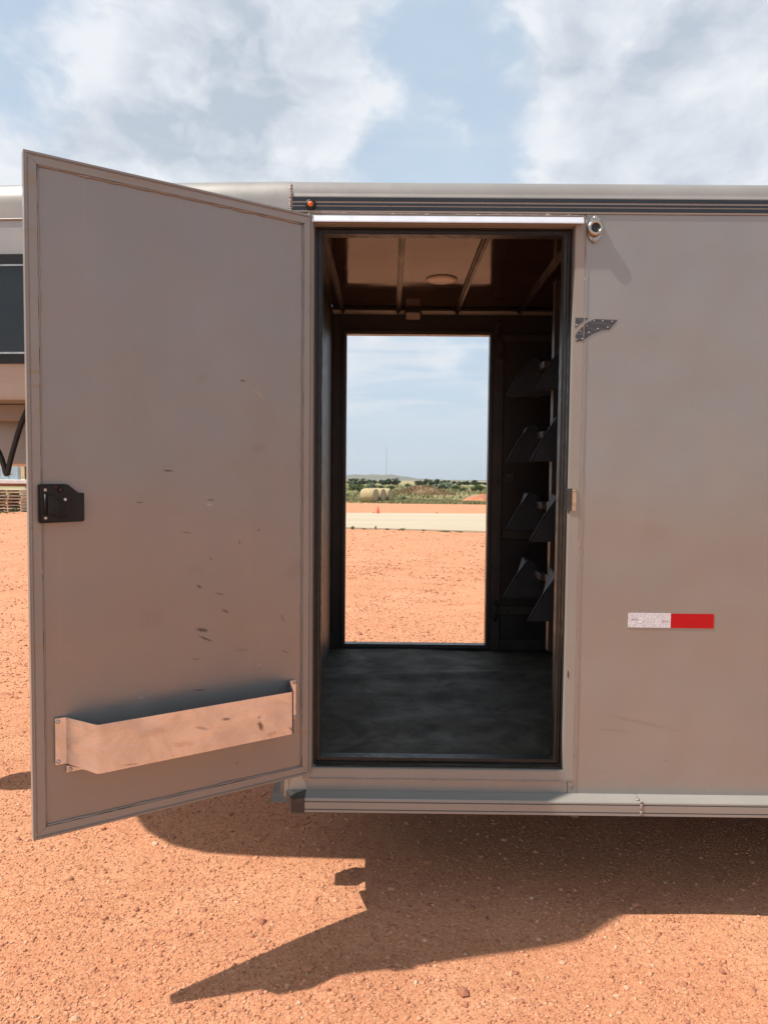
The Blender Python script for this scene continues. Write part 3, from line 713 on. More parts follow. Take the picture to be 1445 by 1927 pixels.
d = ray(831, 524); q = CAM+d*((2.614-CAM.z)/d.z); mb = MB(); mb.lathe([(.082, 0), (.080, .004), (.060, .010), (.0, .013)], (q.x, q.y, 2.6085), (0, 0, -1), 28); P('highlight_disc', mb, 'lamp')  # pale disc added to make the round highlight on the ceiling
P('ceiling_trim', MB().bbox(-.349, 1.319, W-.060, W-.031, 2.598, 2.612), 'inside_trim')
P('ceiling_trim', MB().bbox(-.349, 1.319, .037, .065, 2.575, 2.60), 'inside_trim')
# front wall of the box under the nose
P('front_wall', MB().box(XL+.0005, -.373, .0, W, .41, 1.90), 'paint')

# gooseneck
nose = [(XL-.001, .0), (-1.0, .028), (-1.7, .068), (-2.05, .095), (-2.20, .15), (-2.36, .28), (-2.50, .48), (-2.58, .72), (-2.60, .95)]
nose = nose+[(x, W-y) for x, y in nose[-2::-1]]
GB = 1.868
def loft(levels, mat, name):
    mb = MB(); n = len(nose); vs = []
    for z, ins in levels:
        for (x, y) in nose:
            cy = .95; vs.append((x+ins*(1 if x < -2.05 else 0)*.9, y+(ins if y < cy else -ins)*(1 if abs(y-cy) > .02 else 0), z))
    mb.add(vs, [(j*n+i, j*n+i+1, (j+1)*n+i+1, (j+1)*n+i) for j in range(len(levels)-1) for i in range(n-1)], True); return P(name, mb, mat)
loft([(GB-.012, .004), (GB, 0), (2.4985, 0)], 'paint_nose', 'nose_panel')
loft([(2.4985, 0), (2.4985, -.005), (2.504, -.005), (2.506, -.002)], 'paint_trim', 'moulding_lip')
loft([(2.506, -.002)]+[(2.560+.082*math.sin(a), .055-.057*math.cos(a)) for a in [k/7*math.pi/2 for k in range(8)]]+[(2.660, .5), (2.668, .94)], 'paint_roof', 'nose_roof')
mb = MB(); n = len(nose); mb.add([(x, y+(.004 if y < .95 else -.004), GB-.012) for x, y in nose], [tuple(range(n))]); P('nose_floor', mb, 'paint_trim')
P('nose_beam', MB().bbox(-2.2, XL-.02, .22, .30, GB-.075, GB-.013), 'paint_trim')
P('belly_box', MB().bbox(-2.1, XL-.02, .36, W-.36, 1.625, GB-.0125), 'paint')
wy = lambda x: np.interp(x, [-1.7, -1.0, XL], [.068, .028, 0.0])
def winprism(x0, x1, z0, z1, o0, o1):
    return MB().prism([(x0, wy(x0)-o0, z0), (x1, wy(x1)-o0, z0), (x1, wy(x1)-o0, z1), (x0, wy(x0)-o0, z1)], (0, -(o1-o0), 0))
wz0, wz1 = 1.985, 2.375; wx0, wx1 = -1.68, -.98
glass = P('nose_window', winprism(wx0+.02, wx1-.02, wz0+.02, wz1-.02, .002, .006), 'glass')
for (a, b, c, d) in ((wx0, wx1, wz1-.035, wz1), (wx0, wx1, wz0, wz0+.034), (wx0, wx0+.034, wz0+.0345, wz1-.0355), (wx1-.034, wx1, wz0+.0345, wz1-.0355)):
    P('window_frame', winprism(a, b, c, d, .0005, .014), 'plastic', glass)
for (c, d) in ((wz1-.042, wz1-.0355), (wz0+.0345, wz0+.041)):
    P('window_trim', winprism(wx0+.035, wx1-.035, c, d, .0065, .0125), 'steel', glass)
# coupler under the nose
mb = MB(); mb.tube([(-2.42, .95, GB-.013), (-2.42, .95, .80)], .075, 16); mb.lathe([(.10, 0), (.11, .03), (.11, .14), (.08, .17)], (-2.42, .95, .72), (0, 0, 1), 16); P('coupler', mb, 'dark_steel')
# corner bracket and jack foot at the front of the bottom rail
mb = MB()
a = [onY(528, 1487, -.02), onY(560, 1489, ry), onY(572, 1491, ry), onY(572, 1529, ry), onY(552, 1527, ry)]
x1 = xr0-.001
mb.prism([(x1, ry-.002, zt+.004), (x1, ry-.002, zb-.004), (x1-.045, ry-.002, zb-.002), (x1-.045, ry-.002, zt-.004)], (0, .012, 0))
mb.prism([(x1-.045, ry-.002, zb-.002), (x1-.045, ry-.002, zt-.004), (x1-.105, ry+.12, zt+.012), (x1-.105, ry+.12, zb+.030)], (.01, .006, 0))
mb.prism([(x1, ry-.001, zt+.004), (x1-.045, ry-.001, zt-.003), (x1-.105, ry+.12, zt+.012), (x1, .05, zt+.014)], (0, 0, -.004))
P('corner_bracket', mb, 'dark_steel')
mb = MB(); mb.bbox(-.425, -.365, .14, .20, .41, 1.2); mb.prism([(-.425, .14, .412), (-.365, .14, .412), (-.355, .11, .338), (-.445, .11, .338)], (0, .08, 0)); P('jack_leg', mb, 'dark_steel')
# wheels and axle, out of the picture to the right
for wx in (2.55, 3.35):
    for wyy in (.16, W-.16):
        mb = MB(); mb.lathe([(.20, -.11), (.34, -.11), (.365, -.07), (.37, 0), (.365, .07), (.34, .11), (.20, .11)], (wx, wyy, .37), (0, 1, 0), 28); wh = P('wheel', mb, 'tyre')
        mb = MB(); mb.lathe([(.06, -.09), (.19, -.08), (.20, -.10), (.205, -.10), (.205, .10), (.06, .10)], (wx, wyy, .37), (0, 1, 0), 24); P('rim', mb, 'steel', wh)
# marker lamp
c = onY(585, 385.5, -.003)
mb = MB(); mb.lathe([(.018, 0), (.0185, .005), (.017, .010), (.011, .011)], (c.x, -.003, c.z), (0, -1, 0), 20); lamp = P('marker_lamp', mb, 'plastic')
mb = MB(); mb.lathe([(.0105, .008), (.0095, .012), (.006, .0145), (.0, .015)], (c.x, -.003, c.z), (0, -1, 0), 16); P('lamp_lens', mb, 'amber', lamp)
# door hold-back socket
c = onY(1119, 430, -.012); ol = []
for k in range(40):
    t = 2*math.pi*k/40; r = .023+.019*abs(math.sin(t))**3.2; ol.append((c.x+1.05*(.023+.002*abs(math.cos(t)))*math.cos(t)*(1-.35*abs(math.sin(t))**4), -.003, c.z+.047*math.sin(t)))
mb = MB(); mb.prism(ol, (0, -.007, 0), False); hold = P('holdback_socket', mb, 'cast')
mb = MB(); mb.lathe([(.026, .0), (.027, .006), (.0275, .010), (.0265, .0145), (.022, .0165), (.018, .016), (.0155, .014), (.0148, .004), (0.0, .004)], (c.x, -.0101, c.z), (0, -1, 0), 28); P('socket_ring', mb, 'cast', hold)
mb = MB(); mb.lathe([(.0152, .0120), (.0152, .0150), (.0105, .0150), (.0098, .0055), (0, .005)], (c.x, -.0098, c.z), (0, -1, 0), 20); P('rubber_insert', mb, 'rubber', hold)
for s in (-1, 1):
    mb = MB(); mb.lathe([(.0075, 0), (.0075, .002), (.0055, .0045), (.0022, .005), (.002, .003), (0, .003)], (c.x, -.0101, c.z+s*.0365), (0, -1, 0), 12); P('screw', mb, 'steel', hold)
# reflective tape
z0 = 1.051; dz = .053
def tpol(x0, x1, za, zb_, y): return [(x0, y, za), (x1, y, za), (x1, y, zb_), (x0, y, zb_)]
mb = MB().prism(tpol(.869, 1.0225, 1.0505, 1.1035, -.0006), (0, -.0012, 0)); tw = P('reflective_tape', mb, 'tape_white')
mb = MB().prism(tpol(1.0228, 1.178, 1.0500, 1.1022, -.0006), (0, -.0012, 0)); tr = P('reflective_tape', mb, 'tape_red')
def txt(body, x, z, h, mat, parent, y=-.0021):
    cu = bpy.data.curves.new('print', 'FONT'); cu.body = body; cu.size = h; cu.extrude = .0001
    o = bpy.data.objects.new('printed_mark', cu); COL.objects.link(o)
    dg = bpy.context.evaluated_depsgraph_get(); me = bpy.data.meshes.new_from_object(o.evaluated_get(dg)); bpy.data.objects.remove(o)
    me.materials.append(mat); q = link('printed_mark', me, parent, (x, y, z)); q.rotation_euler = (RAD(90), 0, 0); return q
txt('DOT-C2', .881, 1.0775, .0068, M['tape_ink'], tw); txt('DOT-C2', .990, 1.0715, .0068, M['tape_ink'], tw)
mb = MB()
for k in range(14): a0 = 2*math.pi*k/14; a1 = 2*math.pi*(k+1)/14; mb.prism([(.913+.0075*math.cos(a0), -.0020, 1.077+.0095*math.sin(a0)), (.913+.0075*math.cos(a1), -.0020, 1.077+.0095*math.sin(a1)), (.913+.005*math.cos(a1), -.0020, 1.077+.0065*math.sin(a1)), (.913+.005*math.cos(a0), -.0020, 1.077+.0065*math.sin(a0))], (0, -.0003, 0))
P('printed_mark', mb, 'tape_ghost', tw)
# studded dark graphic cut by the door edge
def W2(pts, y): return [tuple(onY(px, py, 0)[i] if i != 1 else y for i in range(3)) for px, py in pts]
arc_o = [(1082, 632), (1086, 625), (1092, 618), (1099, 611.5), (1107, 606), (1117, 600.5)]
arc_i = [(1146, 620.5), (1134, 621.5), (1122, 625.5), (1111, 630.5), (1102, 637), (1096, 641.5)]
g1 = P('graphic_decal', MB().prism(W2(arc_o+[(1162, 602)]+arc_i+[(1083, 643)], -.0009), (0, -.0005, 0)), 'strap')
g2 = P('graphic_decal', MB().prism(W2([(1082, 598), (1107, 599), (1099, 603.5), (1091, 609), (1085, 614.5), (1082, 619)], -.0009), (0, -.0005, 0)), 'strap')
for (px, py, g) in ((1099, 602, g2), (1084.5, 611.5, g2), (1117.5, 603, g1), (1133.5, 603.8, g1), (1151, 605, g1), (1104, 613, g1), (1092, 623.5, g1), (1143, 616, g1), (1124, 618.5, g1), (1107.5, 625.5, g1), (1095, 637.5, g1), (1084, 639, g1)):
    q = onY(px, py, 0); mb = MB(); mb.lathe([(.0019, 0), (.0015, .0007), (0, .001)], (q.x, -.0014, q.z), (0, -1, 0), 10); P('stud', mb, 'tape_white', g)
# strike plate in the right jamb
st = P('strike_plate', MB().bbox(OX1+.0045, OX1+.020, -.0045, -.0007, 1.471, 1.551, .001), 'brass')
P('strike_return', MB().bbox(OX1-.0115, OX1+.0043, -.0045, .022, 1.471, 1.551, .001), 'dark_steel', st)
for z in (1.479, 1.543): mb = MB(); mb.lathe([(.004, 0), (.003, .0015), (0, .002)], (OX1+.0105, -.0046, z), (0, -1, 0), 10); P('screw', mb, 'steel', st)
P('jamb_slot', MB().bbox(OX1+.0035, OX1+.0062, -.0022, -.0007, .864, .888, .0005), 'plastic')
P('weld_bead', weld(MB(), (.6853, -.003, .45), (.6853, -.003, 2.50), .0011, .33, .004), 'weld')

# ---- the open door (local x runs from hinge to free edge, local y faces the camera side)
TH = .58531672; HX, HY = -.2744, -.02; DW, DZ0, DZ1 = .9149, .5035, 2.4995
door = MB().box(.034, DW-.034, -.028, -.007, DZ0+.034, DZ1-.034).build('door', M['paint_door'], T, (HX, HY, 0), math.pi+TH)
door['label'] = 'open tack door, inner face scuffed'
def Dp(name, mb, mat): return mb.build(name, M[mat], door)
Dp('frame_stile', MB().prism([(0, 0, DZ0), (.034, 0, DZ0+.034), (.034, 0, DZ1-.034), (0, 0, DZ1)], (0, -.036, 0)), 'frame')
Dp('frame_stile', MB().prism([(DW, 0, DZ0), (DW, 0, DZ1), (DW-.0335, 0, DZ1-.034), (DW-.0335, 0, DZ0+.034)], (0, -.036, 0)), 'frame')
Dp('frame_rail', MB().prism([(.0005, 0, DZ0), (DW-.0005, 0, DZ0), (DW-.034, 0, DZ0+.0335), (.0345, 0, DZ0+.0335)], (0, -.036, 0)), 'frame')
Dp('frame_rail', MB().prism([(.0005, 0, DZ1), (.0345, 0, DZ1-.0335), (DW-.034, 0, DZ1-.0335), (DW-.0005, 0, DZ1)], (0, -.036, 0)), 'frame')
Dp('outer_skin', MB().box(.002, DW-.002, -.042, -.0365, DZ0+.002, DZ1-.002), 'paint')
Dp('frame_lip', MB().frame(.0045, DW-.0045, DZ0+.0045, DZ1-.0045, .003, .0003, .003), 'frame')
mb = MB(); e = .036
for (p, q) in (((e, -.005, DZ0+e), (DW-e, -.005, DZ0+e)), ((DW-e, -.005, DZ0+e), (DW-e, -.005, DZ1-e)), ((DW-e, -.005, DZ1-e), (e, -.005, DZ1-e)), ((e, -.005, DZ1-e), (e, -.005, DZ0+e))):
    weld(mb, p, q, .0030, .125, .0065, (0, 1, 0))
Dp('weld_bead', mb, 'frame')
mb = MB()
for (p, q) in (((.0105, .0005, DZ0+.02), (.0105, .0005, DZ1-.02)), ((DW-.0105, .0005, DZ0+.02), (DW-.0105, .0005, DZ1-.02)), ((.02, .0005, DZ1-.0105), (DW-.02, .0005, DZ1-.0105)), ((.02, .0005, DZ0+.0105), (DW-.02, .0005, DZ0+.0105))):
    weld(mb, p, q, .0009, .19, .0030, (0, 1, 0))
Dp('frame_seam', mb, 'frame')
# hinge barrel
Dp('hinge', MB().tube([(-.004, -.022, DZ0+.002), (-.004, -.022, DZ1-.002)], .007, 12), 'paint_trim')
# exterior handle (only its shadow is seen)
mb = MB(); mb.bbox(DW-.13, DW-.03, -.075, -.0425, 1.42, 1.58); Dp('outside_handle', mb, 'plastic')
# black latch
xa, xb, za, zb2 = .766, .891, 1.443, 1.557
def rounded(pts, r=.007):
    out = []; n = len(pts)
    for i in range(n):
        p = Vector((*pts[i], 0)); a = Vector((*pts[i-1], 0)); b = Vector((*pts[(i+1) % n], 0))
        da = (a-p).normalized(); db = (b-p).normalized(); rr = min(r, (a-p).length*.4, (b-p).length*.4)
        for k in range(5):
            t = k/4; q = (p+da*rr)*(1-t)**2+p*2*t*(1-t)+(p+db*rr)*t*t; out.append((q.x, q.y))
    return out
def plate(poly, y0, y1): return MB().prism([(x, y0, z) for x, z in poly], (0, y1-y0, 0))
lp = rounded([(xb, zb2), (xb, za), (xa, za+.003), (xa, zb2-.025), (xa+.014, zb2-.0275), (xa+.034, zb2-.010), (xa+.046, zb2)])
Dp('latch_plate', plate(lp, .0035, .012), 'plastic')
Dp('latch_housing', plate(rounded([(xb-.006, zb2-.005), (xb-.006, za+.005), (xa+.042, za+.006), (xa+.042, zb2-.012), (xa+.052, zb2-.005)], .006), .0121, .021), 'plastic')
mb = MB(); pv = []
prof = [(xb-.019, .020, zb2-.033, za+.030), (xb-.024, .034, zb2-.034, za+.028), (xb-.036, .038, zb2-.035, za+.028), (xb-.052, .034, zb2-.050, za+.020), (xb-.078, .0225, zb2-.058, za+.012)]
vs = [];
for (x, y, zt_, zb_) in prof: vs += [(x, y, zt_), (x, y, zb_), (x, .0212, zt_), (x, .0212, zb_)]
fs = []
for k in range(len(prof)-1):
    a = k*4; b = a+4; fs += [(a, a+1, b+1, b), (a, b, b+2, a+2), (a+1, a+3, b+3, b+1)]
fs += [(0, 2, 3, 1), (len(vs)-4, len(vs)-3, len(vs)-1, len(vs)-2)]
mb.add(vs, fs); Dp('latch_paddle', mb, 'plastic')
Dp('latch_pin', MB().tube([(xb-.018, .025, zb2-.029), (xb-.018, .025, za+.026)], .0045, 10), 'plastic')
mb = MB(); mb.lathe([(.006, 0), (.007, .006), (.004, .008)], (xa+.067, .0211, zb2-.017), (0, 1, 0), 12); Dp('lock_button', mb, 'plastic')
for (x, z) in ((xb-.018, zb2-.017), (xb-.018, za+.016), (xa+.053, za+.019), (xa+.054, zb2-.045)):
    mb = MB(); mb.lathe([(.0048, 0), (.0045, .0018), (.0022, .002), (.0016, .0008), (0, .0008)], (x, .0211, z), (0, 1, 0), 14); Dp('screw', mb, 'steel')
for (x, z) in ((xa+.067, zb2-.017), (xa+.079, zb2-.007)):
    mb = MB(); mb.lathe([(.0020, 0), (.0013, .0006), (0, .0008)], (x, .0293 if z < zb2-.01 else .0211, z), (0, 1, 0), 10); Dp('red_dot', mb, 'tape_red')
# sheet aluminium tray, bent from one strip
path = [(.853, .0015), (.824, .0015), (.752, .100), (.121, .100), (.088, .0015), (.062, .0015)]
def strip(path, zlo, zhi, th):
    mb = MB(); pts = []
    for i in range(len(path)-1):   # round each bend a little
        a = Vector(path[i]); b = Vector(path[i+1])
        if i > 0: pts.append(a+(b-a).normalized()*.004)
        else: pts.append(a)
        pts.append(b-(b-a).normalized()*.004 if i < len(path)-2 else b)
    nrm = []
    for i, p in enumerate(pts):
        d = (pts[min(i+1, len(pts)-1)]-pts[max(i-1, 0)]).normalized(); nrm.append(Vector((d.y, -d.x)))
    vs = []
    for i, p in enumerate(pts):
        q = p+nrm[i]*(-th)
        u = i/(len(pts)-1); zl = zlo(p); zh = zhi(p)
        vs += [(p.x, p.y, zl), (p.x, p.y, zh), (q.x, q.y, zl), (q.x, q.y, zh)]
    fs = []
    for i in range(len(pts)-1):
        a = i*4; b = a+4; fs += [(a, a+1, b+1, b), (a+2, b+2, b+3, a+3), (a+1, a+3, b+3, b+1), (a, b, b+2, a+2)]
    fs += [(0, 2, 3, 1), (len(vs)-4, len(vs)-3, len(vs)-1, len(vs)-2)]
    return mb.add(vs, fs)
tray_shell = strip(path, lambda p: .706 if p.y > .05 else .720, lambda p: .852 if p.y > .05 else .860, -.0022)
Dp('tray_front', tray_shell, 'tray')
Dp('tray_bottom', MB().prism([(.823, .004, .712), (.752, .098, .708), (.122, .098, .708), (.090, .004, .712)], (0, 0, .002)), 'tray')
Dp('tray_tab', MB().bbox(.755, .822, .0005, .0022, .690, .7115, .0006), 'tray')
Dp('tray_tab', MB().bbox(.10, .15, .0005, .0022, .690, .7115, .0006), 'tray')
for (x, z) in ((.845, .850), (.845, .729), (.068, .852), (.068, .728), (.812, .698)):
    y = .0040 if x > .82 or x < .1 else .0023
    mb = MB(); mb.lathe([(.0066, 0), (.0066, .0012), (.0052, .0036), (.0025, .0046), (0, .0047)], (x, y, z), (0, 1, 0), 14); Dp('tray_bolt', mb, 'steel')

# ------------------------------------------------------------------ things in and by the trailer
# saddle rack
R_ = empty('saddle_rack', (.835, 1.02, .515)); tag(R_, 'dark steel four-tier saddle rack with black padded stands inside the doorway', 'saddle rack')
mb = MB(); mb.bbox(-.030, .030, -.030, .030, .20, 2.04); mb.build('post', M['rack'], R_)
for z in (.265, 1.975): MB().bbox(.031, .483, -.02, .02, z-.02, z+.02).build('mount_arm', M['inside_trim'], R_)
def stand(length, w, h):
    # padded saddle stand: a short tent, wider and closed at the front, its lower edge rolled and uneven
    prof = [(-w, -h), (-w*.96, -h*.90), (-w*.64, -h*.55), (-w*.56, -h*.42), (-w*.17, -h*.03), (-w*.08, 0), (w*.08, 0), (w*.17, -h*.03), (w*.56, -h*.42), (w*.64, -h*.55), (w*.96, -h*.90), (w, -h)]
    mb = MB(); n = len(prof); K = 6; vs = []
    for j in range(K+1):
        u = j/K; sc = 1-.66*u
        for i, (x, z) in enumerate(prof): vs.append((x*sc, (u-.5)*length, z*(1-.12*u)-.008*math.sin(i*2.1+u*4)*(abs(z) > h*.4)))
    fs = [(j*n+i, j*n+i+1, (j+1)*n+i+1, (j+1)*n+i) for j in range(K) for i in range(n-1)]
    fs += [(j*n+n-1, j*n, (j+1)*n, (j+1)*n+n-1) for j in range(K)]
    for o in (0, K*n):
        for i in range(n//2-1): fs.append((o+i, o+i+1, o+n-2-i, o+n-1-i))
    mb.add(vs, fs, False)
    mb.tube([(x, -.5*length, z-.008*math.sin(i*2.1)*(abs(z) > h*.4)) for i, (x, z) in enumerate(prof)], .004, 6)
    return mb
def yz(px, py, y): q = onY(px, py, y); return q.x-.835, q.z-.515
for (apx, apy) in ((992, 680), (990, 803), (989, 928), (985, 1053)):
    x, z = yz(apx, apy, 1.34); s = stand(.24, .135, .195).build('saddle_stand', M['saddle'], R_, (x+.02, .34, z), RAD(random.uniform(-3, 3)))
    mb = MB(); mb.bbox(-.018, .018, .012, .25, -.075, -.04); mb.build('stand_arm', M['rack'], R_, (x*.5, .02, z))
for (apx, apy) in ((1050, 650), (1040, 783), (1038, 930), (1035, 1075)):
    x, z = yz(apx, apy, .80); s = stand(.26, .150, .215).build('saddle_stand', M['saddle'], R_, (x+.03, -.22, z), RAD(random.uniform(-3, 3)))
    mb = MB(); mb.bbox(-.018, .018, -.14, -.012, -.075, -.04); mb.build('stand_arm', M['rack'], R_, (x*.5, -.02, z))
# hanging hose under the nose
def hang(pxs, y, r):
    pts = [onY(px, py, y) for px, py in pxs]; out = []
    for i in range(len(pts)-1):
        p0 = pts[max(i-1, 0)]; p1 = pts[i]; p2 = pts[i+1]; p3 = pts[min(i+2, len(pts)-1)]
        for k in range(6):
            t = k/6; out.append(.5*((2*p1)+(p2-p0)*t+(2*p0-5*p1+4*p2-p3)*t*t+(3*p1-p0-3*p2+p3)*t**3))
    return out+[pts[-1]]
hp = hang([(-62, 760), (-46, 790), (-22, 820), (-2, 850), (8, 876), (11.5, 890), (15, 890), (20, 868), (29, 835), (40, 800), (52, 772), (62, 752)], .20, .01)
zt_ = GB-.012; hp[0].z = zt_; hp[-1].z = zt_; base = hp[0].copy()
hose = MB().tube([p-base for p in hp], .0105, 10).build('hanging_hose', M['hose'], None, base); tag(hose, 'black hose sagging in a V below the raised nose of the trailer', 'hose')

# ------------------------------------------------------------------ the yard beyond
def gpos(px, py, dz=0.0):
    p = onG(px, py); p.z += wob1(p.x, p.y)+dz; return p
# cone
p = gpos(711, 968.5); s = 16.5/FPX*(p-CAM).length/.46
C_ = empty('traffic_cone', p); tag(C_, 'small orange traffic cone at the edge of the concrete slab', 'cone'); C_.scale = (s, s, s)
mb = MB(); mb.bbox(-.14, .14, -.14, .14, -.004, .022, .008); mb.build('base', M['cone'], C_)
mb = MB(); mb.lathe([(.105, .0225), (.098, .05), (.024, .45), (.018, .458), (.012, .458)], (0, 0, 0), (0, 0, 1), 20); mb.build('body', M['cone'], C_)
# round bales
def bale(loc, label, rz):
    E_ = empty('hay_bale', loc, rz); tag(E_, label, 'hay bale', 'round hay bales side by side at the edge of the field')
    r = .61; L = 1.22; n = 40; rings = 7; vs = []; mb = MB()
    for j in range(rings):
        u = j/(rings-1); x = (u-.5)*L; rr = r-(.06 if j in (0, rings-1) else .012 if j in (1, rings-2) else 0)
        for k in range(n):
            t = 2*math.pi*k/n; q = rr+random.uniform(-.012, .012)-.02*(math.sin(t) < -.8); vs.append((x+random.uniform(-.012, .012), q*math.cos(t), r*.97+q*math.sin(t)))
    mb.add(vs, [(j*n+k, j*n+(k+1) % n, (j+1)*n+(k+1) % n, (j+1)*n+k) for j in range(rings-1) for k in range(n)], True); mb.build('wrap', M['straw'], E_)
    for sgn in (-1, 1):
        mb = MB(); mb.lathe([(r-.065, 0), (r*.6, .012), (r*.45, .0), (r*.2, .012), (0, .0)], (0, 0, 0), (sgn, 0, 0), 32); e_ = mb.build('end_face', M['bale_end'], E_, (sgn*(L/2-.003), 0, r*.97))
p0 = gpos(695, 945.5); sc = 27.5/FPX*(p0-CAM).length/1.22
ax = math.atan2(-.44, .9)
for k, lab in enumerate(('round hay bale with its whole wrapped side showing, end of its row', 'middle round hay bale of the row, between two others', 'last round hay bale of the row, beside the grassy mound')):
    p = p0+Vector((.46, .89, 0))*1.34*sc*k; p.z = float(GZ(p.x, p.y))-.02; b_ = len(bpy.data.objects); bale(p, lab, ax); [o for o in COL.objects if o.name.startswith('hay_bale')][-1].scale = (sc, sc, sc)
# mounds
def mound(name, label, c, rx, ry_, h, mat, cat, seed, rough=.16):
    r = random.Random(seed); ph = [r.uniform(0, 6.28) for _ in range(8)]; mb = MB(); n = 40; K = 12; vs = []
    for j in range(K+1):
        u = j/K
        for k in range(n):
            t = 2*math.pi*k/n; e_ = 1+.12*math.sin(2*t+ph[0])+.08*math.sin(5*t+ph[1])+.04*math.sin(9*t+ph[2])
            x = rx*u*e_*math.cos(t); y = ry_*u*e_*math.sin(t); z = h*(math.cos(u*math.pi)*.5+.5)*(1+rough*math.sin(x*3.3/rx*3+ph[3])*math.sin(y*3/ry_*3+ph[4]))+h*rough*.5*(r.random()-.5)*(u < .95)-.06*(u > .95)
            vs.append((x, y, z))
    fs = [(j*n+k, j*n+(k+1) % n, (j+1)*n+(k+1) % n, (j+1)*n+k) for j in range(K) for k in range(n)]
    mb.add(vs, fs, True); o = mb.build(name, mat, None, c); return tag(o, label, cat)
c = gpos(905, 945.5); d = (c-CAM).length
mound('dirt_mound', 'low heap of bare red dirt at the edge of the grass', c, 48/FPX*d, 2.4, 14.5/FPX*d, M['bare_earth'], 'mound', 3)
c = gpos(795, 931); d = (c-CAM).length
mo = mound('grassy_mound', 'long brown mound overgrown with dry grass behind the hay bales', c, 66/FPX*d, 5, 16/FPX*d, M['moundgrass'], 'mound', 5, .1)
# grass of the field: blades in tufts
def blades(n, xy, hmin, hmax, wid, name, mat, lab, zoff=None):
    x, y = xy[:, 0], xy[:, 1]; h = rng.uniform(hmin, hmax, n); a = rng.uniform(0, 6.283, n); ln = rng.uniform(-.5, .5, (n, 2))*h[:, None]
    z = GZ(x, y)+.05*np.sin(x*.21+y*.3)*np.sin(y*.17)*np.clip((y-DIRT_END)/10, 0, 1)+(zoff if zoff is not None else 0)
    w = wid*rng.uniform(.6, 1.4, n); dx, dy = np.cos(a)*w, np.sin(a)*w
    V = np.stack([np.stack([x-dx, y-dy, z-.02], -1), np.stack([x+dx, y+dy, z-.02], -1), np.stack([x+ln[:, 0], y+ln[:, 1], z+h], -1)], 1).reshape(-1, 3)
    o = stuff_mesh(name, [(V, np.arange(3*n).reshape(n, 3), np.zeros(3*n))], mat); return tag(o, lab, kind='stuff')
n = 26000; y = DIRT_END-.3+np.abs(rng.normal(0, 1, n))*9; x = rng.uniform(-.09, .19, n)*(y+2.6)
cl = np.sin(x*.9+1)*np.sin(y*.7)+np.sin(x*.33+y*.21); k = cl > rng.uniform(-1.6, 1.0, n); xy = np.stack([x, y], 1)[k]
blades(len(xy), xy, .07, .26, .05, 'grass', M['grass'], 'green and straw-coloured grass along the edge of the yard')
n = 9000; y = rng.uniform(75, 190, n); x = rng.uniform(-.09, .19, n)*(y+2.6); k = np.sin(x*.5+1)*np.sin(y*.25)+np.sin(x*.13+y*.11) > rng.uniform(-1.2, .8, n); xy = np.stack([x, y], 1)[k]
blades(len(xy), xy, .15, .5, .14, 'tall_grass', M['grass'], 'taller rank grass across the far field')
mc = mo.location; n = 4200; t = rng.uniform(0, 6.283, n); u = np.sqrt(rng.random(n))*.95; hh = 16/FPX*d; xy = np.stack([mc.x+u*np.cos(t)*66/FPX*d, mc.y+u*np.sin(t)*5], 1)
blades(n, xy, .1, .38, .05, 'dry_grass', M['drygrass'], 'dry brown grass tufts growing over the mound', hh*(np.cos(u*math.pi)*.5+.5)*.96)
# plants: weeds, bushes, trees built from leaf cards through a crown volume
def leaves(n, c, rx, ry_, rz, size, seed, clumps=6):
    r = np.random.default_rng(seed); cc = r.normal(size=(clumps, 3)); cc /= np.linalg.norm(cc, axis=1)[:, None]; cc *= r.uniform(.25, .78, (clumps, 1)); cr = r.uniform(.28, .55, clumps)
    w = r.integers(0, clumps, n); d_ = r.normal(size=(n, 3)); d_ /= np.linalg.norm(d_, axis=1)[:, None]; p = cc[w]+d_*(cr[w]*r.random(n)**.45)[:, None]
    p = p*np.array([rx, ry_, rz])+np.array(c)
    a = r.normal(size=(n, 3)); a /= np.linalg.norm(a, axis=1)[:, None]; b = np.cross(a, r.normal(size=(n, 3))); b /= np.linalg.norm(b, axis=1)[:, None]
    s = size*r.uniform(.6, 1.4, (n, 1)); V = np.stack([p-a*s, p+b*s*.55, p+a*s, p-b*s*.55], 1).reshape(-1, 3)
    return V, np.arange(4*n).reshape(n, 4)
def leaf_mesh(name, V, Fq, mat):
    me = bpy.data.meshes.new(name); me.from_pydata(V.tolist(), [], Fq.tolist()); me.update(); me.materials.append(mat); return me
protos = {}
